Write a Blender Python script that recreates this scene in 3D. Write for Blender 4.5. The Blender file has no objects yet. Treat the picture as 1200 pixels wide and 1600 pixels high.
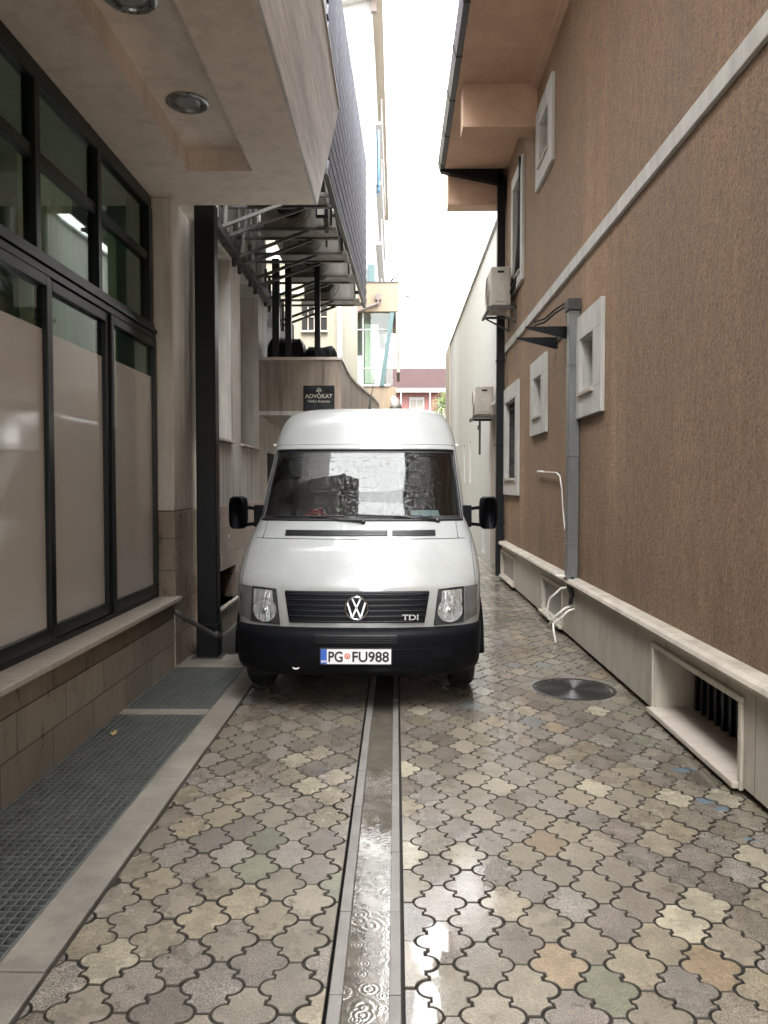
import bpy, math, random
from mathutils import Vector, Matrix
R = math.radians
random.seed(7)
SC = bpy.context.scene
COL = SC.collection

# ------------------------------------------------------------------ camera
cam_d = bpy.data.cameras.new("camera")
cam = bpy.data.objects.new("camera", cam_d); COL.objects.link(cam)
cam_d.sensor_fit = 'VERTICAL'; cam_d.sensor_height = 36.0; cam_d.sensor_width = 27.0
cam_d.lens = 27.0
cam_d.clip_start = 0.05; cam_d.clip_end = 2000
cam.location = (0, 0, 1.70)
cam.rotation_euler = (R(90 - 2.05), 0, R(0.905))
SC.camera = cam

# ------------------------------------------------------------------ world, sun, exposure
SUN_EL, SUN_ROT = 62.0, 175.0
W = bpy.data.worlds.new("World"); SC.world = W; W.use_nodes = True
wn, wl = W.node_tree.nodes, W.node_tree.links
wn.clear()
sky = wn.new('ShaderNodeTexSky'); sky.sky_type = 'NISHITA'; sky.sun_disc = False
sky.sun_elevation = R(SUN_EL); sky.sun_rotation = R(SUN_ROT)
sky.air_density = 1.0; sky.dust_density = 4.0; sky.ozone_density = 1.0
hs = wn.new('ShaderNodeHueSaturation'); hs.inputs['Saturation'].default_value = 0.0; hs.inputs['Value'].default_value = 2.2
bg = wn.new('ShaderNodeBackground'); bg.inputs['Strength'].default_value = 0.15
wo = wn.new('ShaderNodeOutputWorld')
wl.new(sky.outputs[0], hs.inputs['Color']); wl.new(hs.outputs[0], bg.inputs['Color']); wl.new(bg.outputs[0], wo.inputs['Surface'])
sd = bpy.data.lights.new("sun", 'SUN'); sd.energy = 0.5; sd.angle = R(50); sd.color = (1.0, 0.985, 0.965)
so = bpy.data.objects.new("sun", sd); COL.objects.link(so)
so.rotation_euler = (R(90 - SUN_EL), 0, R(180 - SUN_ROT + 180) )
so.location = (0, 0, 40)
SC.view_settings.view_transform = 'Standard'
SC.view_settings.look = 'None'
SC.view_settings.exposure = 2.35
SC.view_settings.gamma = 1.0
SC.view_settings.use_curve_mapping = False
SC.render.engine = 'CYCLES'
SC.cycles.max_bounces = 10
SC.cycles.transparent_max_bounces = 12
SC.cycles.caustics_reflective = False
SC.cycles.caustics_refractive = False

# ------------------------------------------------------------------ helpers
def tag(o, label=None, cat=None, group=None, kind=None):
    if label: o['label'] = label
    if cat: o['category'] = cat
    if group: o['group'] = group
    if kind: o['kind'] = kind
    return o

def thing(name, label, cat, loc=(0, 0, 0), group=None):
    o = bpy.data.objects.new(name, None); COL.objects.link(o)
    o.location = loc; o.empty_display_size = 0.2
    return tag(o, label, cat, group)

def root_loc(p):
    v = Vector((0, 0, 0))
    while p is not None:
        v = v + Vector(p.location); p = p.parent
    return v

class MB:
    """collects faces in world coordinates; build() links them as one mesh object"""
    def __init__(s): s.v = []; s.f = []
    def add(s, vs, fs):
        b = len(s.v); s.v += [tuple(p) for p in vs]; s.f += [tuple(i + b for i in f) for f in fs]; return s
    def quad(s, a, b, c, d): return s.add([a, b, c, d], [(0, 1, 2, 3)])
    def box(s, x0, x1, y0, y1, z0, z1):
        if x0 > x1: x0, x1 = x1, x0
        if y0 > y1: y0, y1 = y1, y0
        if z0 > z1: z0, z1 = z1, z0
        return s.add([(x0,y0,z0),(x1,y0,z0),(x1,y1,z0),(x0,y1,z0),(x0,y0,z1),(x1,y0,z1),(x1,y1,z1),(x0,y1,z1)],
              [(3,2,1,0),(4,5,6,7),(0,1,5,4),(1,2,6,5),(2,3,7,6),(3,0,4,7)])
    def prism(s, poly, axis, a, b):
        n = len(poly)
        def P(p, t):
            if axis == 'x': return (t, p[0], p[1])
            if axis == 'y': return (p[0], t, p[1])
            return (p[0], p[1], t)
        vs = [P(p, a) for p in poly] + [P(p, b) for p in poly]
        fs = [tuple(range(n))[::-1], tuple(range(n, 2*n))] + [(i, (i+1) % n, n + (i+1) % n, n + i) for i in range(n)]
        return s.add(vs, fs)
    def frame_at(s, d):
        d = d.normalized(); u = Vector((0, 0, 1))
        if abs(d.dot(u)) > .95: u = Vector((0, 1, 0))
        a = d.cross(u).normalized(); return a, a.cross(d).normalized()
    def bar(s, p, q, w, h):
        p, q = Vector(p), Vector(q); a, u = s.frame_at(q - p); a = a*w/2; u = u*h/2
        vs = [p-a-u, p+a-u, p+a+u, p-a+u, q-a-u, q+a-u, q+a+u, q-a+u]
        return s.add(vs, [(3,2,1,0),(4,5,6,7),(0,1,5,4),(1,2,6,5),(2,3,7,6),(3,0,4,7)])
    def tube(s, pts, r, n=8, closed=False, cap=True):
        pts = [Vector(p) for p in pts]; m = len(pts)
        rr = r if isinstance(r, (list, tuple)) else [r]*m
        vs = []; prev = None
        for i, p in enumerate(pts):
            if closed: d = pts[(i+1) % m] - pts[i-1]
            else: d = pts[min(i+1, m-1)] - pts[max(i-1, 0)]
            d.normalize()
            if prev is None: a, u = s.frame_at(d)
            else:
                a = prev - d*prev.dot(d)
                a = a.normalized() if a.length > 1e-6 else s.frame_at(d)[0]
                u = a.cross(d).normalized()
            prev = a
            for k in range(n):
                t = 2*math.pi*k/n; vs.append(p + (a*math.cos(t) + u*math.sin(t))*rr[i])
        fs = []
        for i in range(m if closed else m-1):
            j = (i+1) % m
            for k in range(n): fs.append((i*n+k, i*n+(k+1) % n, j*n+(k+1) % n, j*n+k))
        if cap and not closed: fs += [tuple(range(n))[::-1], tuple((m-1)*n+k for k in range(n))]
        return s.add(vs, fs)
    def lathe(s, c, axis, prof, n=24):
        """prof: (radius, offset along axis) pairs"""
        c = Vector(c); ax = Vector(axis).normalized(); a, u = s.frame_at(ax); vs = []
        for r, h in prof:
            for k in range(n):
                t = 2*math.pi*k/n; vs.append(c + ax*h + (a*math.cos(t)+u*math.sin(t))*r)
        m = len(prof); fs = []
        for i in range(m-1):
            for k in range(n): fs.append((i*n+k, i*n+(k+1) % n, (i+1)*n+(k+1) % n, (i+1)*n+k))
        fs += [tuple(range(n))[::-1], tuple((m-1)*n+k for k in range(n))]
        return s.add(vs, fs)
    def grid(s, rows, flip=False):
        m, n = len(rows), len(rows[0]); vs = [p for r in rows for p in r]; fs = []
        for i in range(m-1):
            for j in range(n-1):
                q = (i*n+j, i*n+j+1, (i+1)*n+j+1, (i+1)*n+j); fs.append(q[::-1] if flip else q)
        return s.add(vs, fs)
    def build(s, name, mat, parent=None, smooth=False, bevel=0, loc=None):
        o0 = root_loc(parent) if parent is not None else Vector(loc or (0, 0, 0))
        me = bpy.data.meshes.new(name)
        me.from_pydata([(p[0]-o0.x, p[1]-o0.y, p[2]-o0.z) for p in s.v], [], s.f); me.update()
        o = bpy.data.objects.new(name, me); COL.objects.link(o)
        if parent is not None: o.parent = parent
        else: o.location = o0
        if mat: me.materials.append(mat)
        if smooth:
            me.polygons.foreach_set('use_smooth', [True]*len(me.polygons))
        if bevel:
            b = o.modifiers.new('bevel', 'BEVEL'); b.width = bevel; b.segments = 2; b.limit_method = 'ANGLE'; b.angle_limit = R(40)
        return o

def copy_tree(o, parent=None, loc=None):
    c = o.copy(); COL.objects.link(c)
    if parent is not None: c.parent = parent
    if loc is not None: c.location = loc
    for ch in list(o.children): copy_tree(ch, c)
    return c

def text_part(s, size, M4, mat, name, parent, extr=.0015, bold=0.0, sx=1.0, fit=None):
    cu = bpy.data.curves.new(name, 'FONT'); cu.body = s; cu.size = size; cu.extrude = extr; cu.offset = bold
    cu.align_x = 'CENTER'; cu.align_y = 'CENTER'
    t = bpy.data.objects.new('tmp', cu); COL.objects.link(t)
    bpy.context.view_layer.update()
    me = bpy.data.meshes.new_from_object(t.evaluated_get(bpy.context.evaluated_depsgraph_get()))
    bpy.data.objects.remove(t)
    me.name = name
    if fit:
        xs = [v.co.x for v in me.vertices]; ys = [v.co.y for v in me.vertices]
        me.transform(Matrix.Diagonal((fit[0]/(max(xs)-min(xs)), fit[1]/(max(ys)-min(ys)), 1, 1)) @ Matrix.Translation((-(max(xs)+min(xs))/2, -(max(ys)+min(ys))/2, 0)))
    o0 = root_loc(parent)
    me.transform(Matrix.Translation(-o0) @ M4 @ Matrix.Diagonal((sx, 1, 1, 1)))
    me.materials.clear(); me.materials.append(mat)
    o = bpy.data.objects.new(name, me); COL.objects.link(o); o.parent = parent
    return o

def face_cam(x, y, z):      # text plane facing -Y
    return Matrix.Translation((x, y, z)) @ Matrix.Rotation(R(90), 4, 'X')

def wall_x(X, y0, y1, z0, z1, holes, depth, side):
    """wall face on plane x = X looking towards side (+1/-1), rectangular holes (y0,y1,z0,z1), reveals going back by depth"""
    b = MB(); bx = X - side*depth
    ys = sorted({y0, y1} | {h[0] for h in holes} | {h[1] for h in holes})
    zs = sorted({z0, z1} | {h[2] for h in holes} | {h[3] for h in holes})
    for i in range(len(ys)-1):
        for j in range(len(zs)-1):
            cy, cz = (ys[i]+ys[i+1])/2, (zs[j]+zs[j+1])/2
            if any(h[0] < cy < h[1] and h[2] < cz < h[3] for h in holes): continue
            b.quad((X, ys[i], zs[j]), (X, ys[i+1], zs[j]), (X, ys[i+1], zs[j+1]), (X, ys[i], zs[j+1]))
    for (a, c, e, g) in holes:
        b.quad((X,a,e),(bx,a,e),(bx,a,g),(X,a,g)); b.quad((X,c,e),(X,c,g),(bx,c,g),(bx,c,e))
        b.quad((X,a,g),(bx,a,g),(bx,c,g),(X,c,g)); b.quad((X,a,e),(X,c,e),(bx,c,e),(bx,a,e))
    return b

def ring_x(X, t, oy0, oy1, oz0, oz1, iy0, iy1, iz0, iz1, side):
    """rectangular picture-frame surround standing proud of plane X by t"""
    b = MB(); A = X; B = X + side*t
    for (y0, y1, z0, z1) in ((oy0, oy1, iz1, oz1), (oy0, oy1, oz0, iz0), (oy0, iy0, iz0, iz1), (iy1, oy1, iz0, iz1)):
        b.box(A, B, y0, y1, z0, z1)
    return b

# ------------------------------------------------------------------ materials
def node_mat(name):
    m = bpy.data.materials.new(name); m.use_nodes = True
    nt = m.node_tree; p = nt.nodes['Principled BSDF']
    return m, nt, p

def N(nt, t, **k):
    n = nt.nodes.new(t)
    for a, v in k.items(): setattr(n, a, v)
    return n

def noise(nt, vec, scale, detail=4, rough=.6):
    n = N(nt, 'ShaderNodeTexNoise'); n.inputs['Scale'].default_value = scale
    n.inputs['Detail'].default_value = detail; n.inputs['Roughness'].default_value = rough
    if vec is not None: nt.links.new(vec, n.inputs['Vector'])
    return n.outputs['Fac']

def mapped(nt, scale=(1, 1, 1), rot=(0, 0, 0)):
    tc = N(nt, 'ShaderNodeTexCoord'); mp = N(nt, 'ShaderNodeMapping')
    mp.inputs['Scale'].default_value = scale; mp.inputs['Rotation'].default_value = rot
    nt.links.new(tc.outputs['Object'], mp.inputs['Vector']); return mp.outputs['Vector']

def ramp(nt, fac, stops):
    r = N(nt, 'ShaderNodeValToRGB'); e = r.color_ramp.elements
    while len(e) < len(stops): e.new(0.5)
    for i, (p, c) in enumerate(stops):
        e[i].position = p; e[i].color = (c, c, c, 1) if not hasattr(c, '__len__') else (*c[:3], 1)
    nt.links.new(fac, r.inputs['Fac']); return r.outputs['Color']

def mixc(nt, fac, a, b, mode='MIX'):
    m = N(nt, 'ShaderNodeMix', data_type='RGBA', blend_type=mode)
    for i, v in ((0, fac), (6, a), (7, b)):
        if isinstance(v, (int, float)): m.inputs[i].default_value = v
        elif isinstance(v, tuple): m.inputs[i].default_value = (*v[:3], 1)
        else: nt.links.new(v, m.inputs[i])
    return m.outputs[2]

def bump(nt, p, h, strength, dist=.01, inp='Normal', prev=None):
    b = N(nt, 'ShaderNodeBump'); b.inputs['Strength'].default_value = strength; b.inputs['Distance'].default_value = dist
    nt.links.new(h, b.inputs['Height'])
    if prev is not None: nt.links.new(prev, b.inputs['Normal'])
    if p is not None: nt.links.new(b.outputs[0], p.inputs[inp])
    return b.outputs[0]

def sc(c, k): return tuple(min(1, x*k) for x in c[:3])

def mk(name, col, rough=.6, var=.18, vs=2.5, stretch=(1, 1, 1), bs=0, bstr=.3, bdist=.004, coat=0, metal=0, dirt=None, rvar=.12, spec=.5):
    m, nt, p = node_mat(name)
    v = mapped(nt, stretch)
    n1 = noise(nt, v, vs, 6); n2 = noise(nt, v, vs*9, 4)
    c = ramp(nt, n1, [(.25, sc(col, 1-var)), (.75, sc(col, 1+var))])
    c2 = ramp(nt, n2, [(.3, 1-var*.6), (.7, 1.0)])
    c = mixc(nt, 1.0, c, c2, 'MULTIPLY')
    if dirt:
        vd = mapped(nt, (3, 3, .25)); nd = noise(nt, vd, 2.2, 6, .65)
        c = mixc(nt, ramp(nt, nd, [(.47, 0.0), (.72, dirt[1])]), c, dirt[0])
    nt.links.new(c, p.inputs['Base Color'])
    rr = ramp(nt, n2, [(.25, max(.02, rough-rvar)), (.75, min(1, rough+rvar))]); nt.links.new(rr, p.inputs['Roughness'])
    p.inputs['Metallic'].default_value = metal; p.inputs['Coat Weight'].default_value = coat
    p.inputs['Coat Roughness'].default_value = .06; p.inputs['Specular IOR Level'].default_value = spec
    if bs: bump(nt, p, noise(nt, v, bs, 5), bstr, bdist)
    return m

def tiled(name, col, bw, bh, axis='x', rough=.45, joint=(.03, .025, .02), var=.25, stretch=(1,1,1), off=.5, mort=.006):
    """stone cladding: brick texture laid on (y,z) or (x,z)"""
    m, nt, p = node_mat(name)
    tc = N(nt, 'ShaderNodeTexCoord'); sx = N(nt, 'ShaderNodeSeparateXYZ'); nt.links.new(tc.outputs['Object'], sx.inputs[0])
    cb = N(nt, 'ShaderNodeCombineXYZ')
    if axis == 'x':
        ad = N(nt, 'ShaderNodeMath', operation='ADD'); nt.links.new(sx.outputs['Y'], ad.inputs[0]); nt.links.new(sx.outputs['X'], ad.inputs[1])
        nt.links.new(ad.outputs[0], cb.inputs[0])
    else: nt.links.new(sx.outputs['X'], cb.inputs[0])
    nt.links.new(sx.outputs['Z'], cb.inputs[1])
    b = N(nt, 'ShaderNodeTexBrick'); b.offset = off; nt.links.new(cb.outputs[0], b.inputs['Vector'])
    b.inputs['Scale'].default_value = 1; b.inputs['Brick Width'].default_value = bw; b.inputs['Row Height'].default_value = bh
    b.inputs['Mortar Size'].default_value = mort; b.inputs['Mortar Smooth'].default_value = .2
    b.inputs['Color1'].default_value = (*sc(col, 1-var), 1); b.inputs['Color2'].default_value = (*sc(col, 1+var), 1); b.inputs['Mortar'].default_value = (*joint, 1)
    v = mapped(nt, stretch); n1 = noise(nt, v, 4, 8, .65)
    c = mixc(nt, 1.0, b.outputs['Color'], ramp(nt, n1, [(.25, .55), (.5, .9), (.8, 1.15)]), 'MULTIPLY')
    nt.links.new(c, p.inputs['Base Color'])
    nt.links.new(ramp(nt, n1, [(.3, rough-.15), (.7, rough+.15)]), p.inputs['Roughness'])
    iv = N(nt, 'ShaderNodeMath', operation='SUBTRACT'); iv.inputs[0].default_value = 1; nt.links.new(b.outputs['Fac'], iv.inputs[1])
    bump(nt, p, iv.outputs[0], .5, .004)
    return m

def glass_mat(name, tint, drops=0, rough=.02, ior=1.5):
    m, nt, p = node_mat(name); nt.nodes.remove(p)
    out = nt.nodes['Material Output']
    fr = N(nt, 'ShaderNodeFresnel'); ge = N(nt, 'ShaderNodeNewGeometry'); io = N(nt, 'ShaderNodeMapRange'); nt.links.new(ge.outputs['Backfacing'], io.inputs['Value'])
    io.inputs['To Min'].default_value = ior; io.inputs['To Max'].default_value = 1/ior; nt.links.new(io.outputs[0], fr.inputs['IOR'])   # same air-to-glass reflection from both sides of a pane
    tr = N(nt, 'ShaderNodeBsdfTransparent'); tr.inputs[0].default_value = (*tint, 1)
    gl = N(nt, 'ShaderNodeBsdfGlossy'); gl.inputs['Roughness'].default_value = rough; gl.inputs['Color'].default_value = (.95, .97, .97, 1)
    mx = N(nt, 'ShaderNodeMixShader')
    nt.links.new(fr.outputs[0], mx.inputs[0]); nt.links.new(tr.outputs[0], mx.inputs[1]); nt.links.new(gl.outputs[0], mx.inputs[2])
    v = mapped(nt)
    if drops:
        a = noise(nt, v, 90, 3, .6); vs = mapped(nt, (1, 1, .25)); a2 = noise(nt, vs, 45, 3, .6)
        aa = N(nt, 'ShaderNodeMath', operation='ADD'); nt.links.new(ramp(nt, a, [(.60, 0.0), (.66, 1.0)]), aa.inputs[0]); nt.links.new(ramp(nt, a2, [(.60, 0.0), (.70, 1.0)]), aa.inputs[1])
        nn = bump(nt, None, aa.outputs[0], drops, .003)
        # water spread mask: wiped side stays cleaner
        nt.links.new(nn, gl.inputs['Normal']); nt.links.new(nn, fr.inputs['Normal'])
    else:
        nn = bump(nt, None, noise(nt, v, 1.3, 2), .03, .02); nt.links.new(nn, gl.inputs['Normal'])
    nt.links.new(mx.outputs[0], out.inputs['Surface'])
    return m
# ------------------------------------------------------------------ named materials
def stucco():
    m, nt, p = node_mat('brown_scratched_stucco')
    v = mapped(nt, (1, 1, .5)); v1 = mapped(nt)
    big = noise(nt, mapped(nt, (.5, .5, .12)), 1.6, 7, .7); mid = noise(nt, v, 14, 5, .7); fine = noise(nt, mapped(nt, (1, 1, .62)), 58, 4, .75)
    c = ramp(nt, big, [(.32, (.265, .168, .108)), (.55, (.372, .24, .150)), (.75, (.53, .36, .228))])
    c = mixc(nt, 1.0, c, ramp(nt, mid, [(.3, .72), (.7, 1.12)]), 'MULTIPLY')
    c = mixc(nt, 1.0, c, ramp(nt, fine, [(.35, .60), (.6, 1.10)]), 'MULTIPLY')
    # damp creeping up from the plinth
    tc = N(nt, 'ShaderNodeTexCoord'); sx = N(nt, 'ShaderNodeSeparateXYZ'); nt.links.new(tc.outputs['Object'], sx.inputs[0])
    wv = N(nt, 'ShaderNodeMath', operation='MULTIPLY_ADD'); nt.links.new(noise(nt, mapped(nt, (1, 1, .35)), 2.6, 6, .65), wv.inputs[0]); wv.inputs[1].default_value = -2.4; nt.links.new(sx.outputs['Z'], wv.inputs[2])
    dm = N(nt, 'ShaderNodeMapRange'); nt.links.new(wv.outputs[0], dm.inputs['Value']); dm.inputs['From Min'].default_value = -.75; dm.inputs['From Max'].default_value = .25; dm.inputs['To Min'].default_value = .72; dm.inputs['To Max'].default_value = 1.0
    c = mixc(nt, 1.0, c, dm.outputs[0], 'MULTIPLY')
    nt.links.new(c, p.inputs['Base Color'])
    nt.links.new(ramp(nt, big, [(.3, .55), (.7, .9)]), p.inputs['Roughness'])
    h = N(nt, 'ShaderNodeMath', operation='ADD'); nt.links.new(fine, h.inputs[0]); nt.links.new(noise(nt, v, 32, 3), h.inputs[1])
    bump(nt, p, h.outputs[0], 1.0, .025)
    return m
STUCCO = stucco()
EAVE = mk('eave_brown_render', (.54, .36, .25), .8, .16, 1.6, bs=120, bstr=.25, bdist=.003)
WHITE_TRIM = mk('offwhite_window_surround', (.55, .54, .51), .75, .14, 5, (1, 1, .4), bs=60, bstr=.6, bdist=.006, dirt=((.3, .28, .25), .5))
CREAM_TRIM = mk('cream_stone_cap', (.50, .45, .38), .55, .18, 4, bs=50, bstr=.3, dirt=((.2, .17, .13), .6))
PLINTH = tiled('limestone_plinth_panels', (.52, .475, .40), 1.35, .62, rough=.5, var=.08, joint=(.10, .085, .065), mort=.004, stretch=(2, 2, .6))
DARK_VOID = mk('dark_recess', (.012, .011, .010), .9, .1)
GALV = mk('galvanised_steel', (.20, .208, .212), .38, .2, 6, (1, 1, .2), metal=.6)
BLACK_METAL = mk('black_painted_metal', (.005, .0055, .007), .42, .3, 8, bs=40, bstr=.1, spec=.25)
GUTTER_GREY = mk('dark_grey_gutter_metal', (.05, .055, .062), .45, .2, 3, metal=.3)
GREEN_ALU = mk('dark_green_aluminium', (.006, .010, .009), .32, .15, 3, rvar=.02, spec=.35)
CANOPY = mk('beige_canopy_paint', (.80, .695, .61), .75, .10, .9, dirt=((.35, .25, .18), .35))
COFFER_SIDE = CANOPY
FILM = mk('frosted_beige_window_film', (.69, .675, .655), .5, .05, .8, coat=.9)
SILL = mk('beige_marble_sill', (.50, .445, .385), .35, .15, 5, (1, 4, 1))
BASE_TILE = tiled('brown_stone_wall_tiles', (.31, .265, .21), .62, .235, rough=.4, var=.16, joint=(.05, .04, .03), mort=.004, off=.3, stretch=(3, 3, 1))
DADO = tiled('brown_marble_dado', (.27, .215, .165), .40, .30, rough=.35, var=.18, joint=(.05, .04, .03), mort=.004, off=0, stretch=(2, 2, 1))
PIER = mk('pale_stone_pier', (.72, .685, .63), .6, .10, 3, (1, 1, .9), bs=70, bstr=.25, dirt=((.22, .18, .14), .55))
GREYSTONE = mk('grey_stone_cladding', (.60, .575, .53), .6, .14, 3, (1, 1, .8), bs=60, bstr=.3, dirt=((.14, .11, .09), .75))
BALCONY = mk('streaked_marble_parapet', (.27, .215, .165), .5, .25, 2.2, (1, 1, .5), dirt=((.08, .058, .04), .9))
CONCRETE = mk('worn_concrete_kerb', (.245, .222, .19), .55, .32, 3, bs=90, bstr=.5, bdist=.004, dirt=((.1, .09, .08), .5))
DRAIN_CONC = mk('drain_kerb_concrete', (.19, .18, .165), .38, .22, 5, bs=140, bstr=.35, bdist=.002)
STEEL_DK = mk('weathered_bracket_steel', (.075, .07, .065), .55, .35, 9, metal=.3)
AC_BEIGE = mk('aged_beige_ac_casing', (.43, .39, .34), .5, .14, 4, dirt=((.2, .16, .12), .6))
AC_GREY = mk('dusty_grey_ac_casing', (.25, .235, .205), .6, .25, 4, dirt=((.09, .08, .07), .7))
WHITE_WALL = mk('rain_streaked_white_render', (.46, .465, .45), .8, .04, 1.2, (1, 1, .15), dirt=((.36, .38, .37), .2))
TAN_WALL = mk('tan_render', (.34, .30, .25), .8, .1, 1.5)
YELLOW_WALL = mk('pale_yellow_render', (.27, .25, .19), .8, .1, 1.5, dirt=((.4, .36, .28), .4))
WHITE_FACADE = mk('white_facade', (.38, .385, .38), .8, .05, 1.0)
TAN_PANEL = mk('tan_stone_band', (.22, .175, .125), .7, .15, 2, (1, 1, .3), dirt=((.4, .25, .13), .6))
TEAL = mk('teal_painted_steel', (.07, .12, .125), .5, .1)
PALE_GREY = mk('pale_grey_paint', (.40, .40, .395), .6, .1)
BROWN_PIPE = mk('brown_downpipe', (.14, .11, .10), .5, .15)
ROOF_RED = mk('faded_red_roof_tiles', (.048, .030, .030), .9, .25, 3, (1, 3, 3), bs=30, bstr=.5, spec=.05)
RED_PANEL = mk('red_facade_panel', (.27, .12, .11), .7, .1)
DARK_GLASS = glass_mat('dark_tinted_glass', (.10, .13, .12))
SHOP_GLASS = glass_mat('shopfront_glass', (.74, .86, .80))
WIND_GLASS = glass_mat('rain_wet_windscreen_glass', (.28, .32, .32), drops=.30, ior=1.68)
CLEAR_GLASS = glass_mat('clear_lens_glass', (.9, .92, .93), rough=.04)
PALE_GLASS = glass_mat('pale_bay_glass', (.75, .8, .76))
ROOM = mk('dim_room_wall', (.30, .38, .34), .9, .2, 1)
CURTAIN = mk('pale_green_curtain', (.78, .82, .74), .9, .12, 3, (6, 6, .2))
LOUVRE = mk('lavender_grey_aluminium_slat', (.095, .096, .122), .7, .10, 3, metal=0, spec=.15, dirt=((.3, .29, .3), .4))
VIOLET = mk('violet_facade_panel', (.20, .15, .21), .7, .1)
BLACK_SHEET = mk('black_plastic_sheeting', (.004, .0045, .006), .5, .3, 6, spec=.2, bs=14, bstr=.8, bdist=.03)
WHITE_PLASTIC = mk('white_cable_plastic', (.72, .70, .65), .45, .1)
IRON = mk('wet_cast_iron', (.030, .029, .028), .34, .4, 30, bs=60, bstr=.3, metal=.3)
BLACK_CABLE = mk('black_cable', (.012, .012, .012), .5, .1)
LIGHT_GLASS = mk('unlit_downlight_glass', (.30, .32, .33), .2, .15, 20, coat=.6)
CHROME_GREY = mk('brushed_grey_trim', (.30, .31, .31), .3, .1, metal=.7)

def fascia_mat():
    m, nt, p = node_mat('diagonally_veined_fascia')
    v = mapped(nt, (1, .35, 4), (R(-38), 0, 0)); n1 = noise(nt, v, 2.2, 8, .7); n2 = noise(nt, mapped(nt, (1, .25, 5), (R(-34), 0, 0)), 7, 5, .7)
    c = ramp(nt, n1, [(.28, (.40, .372, .365)), (.5, (.63, .60, .59)), (.70, (.80, .78, .77))])
    c = mixc(nt, 1.0, c, ramp(nt, n2, [(.3, .68), (.6, 1.05)]), 'MULTIPLY')
    nt.links.new(c, p.inputs['Base Color']); p.inputs['Roughness'].default_value = .5
    return m
FASCIA = fascia_mat()

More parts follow.
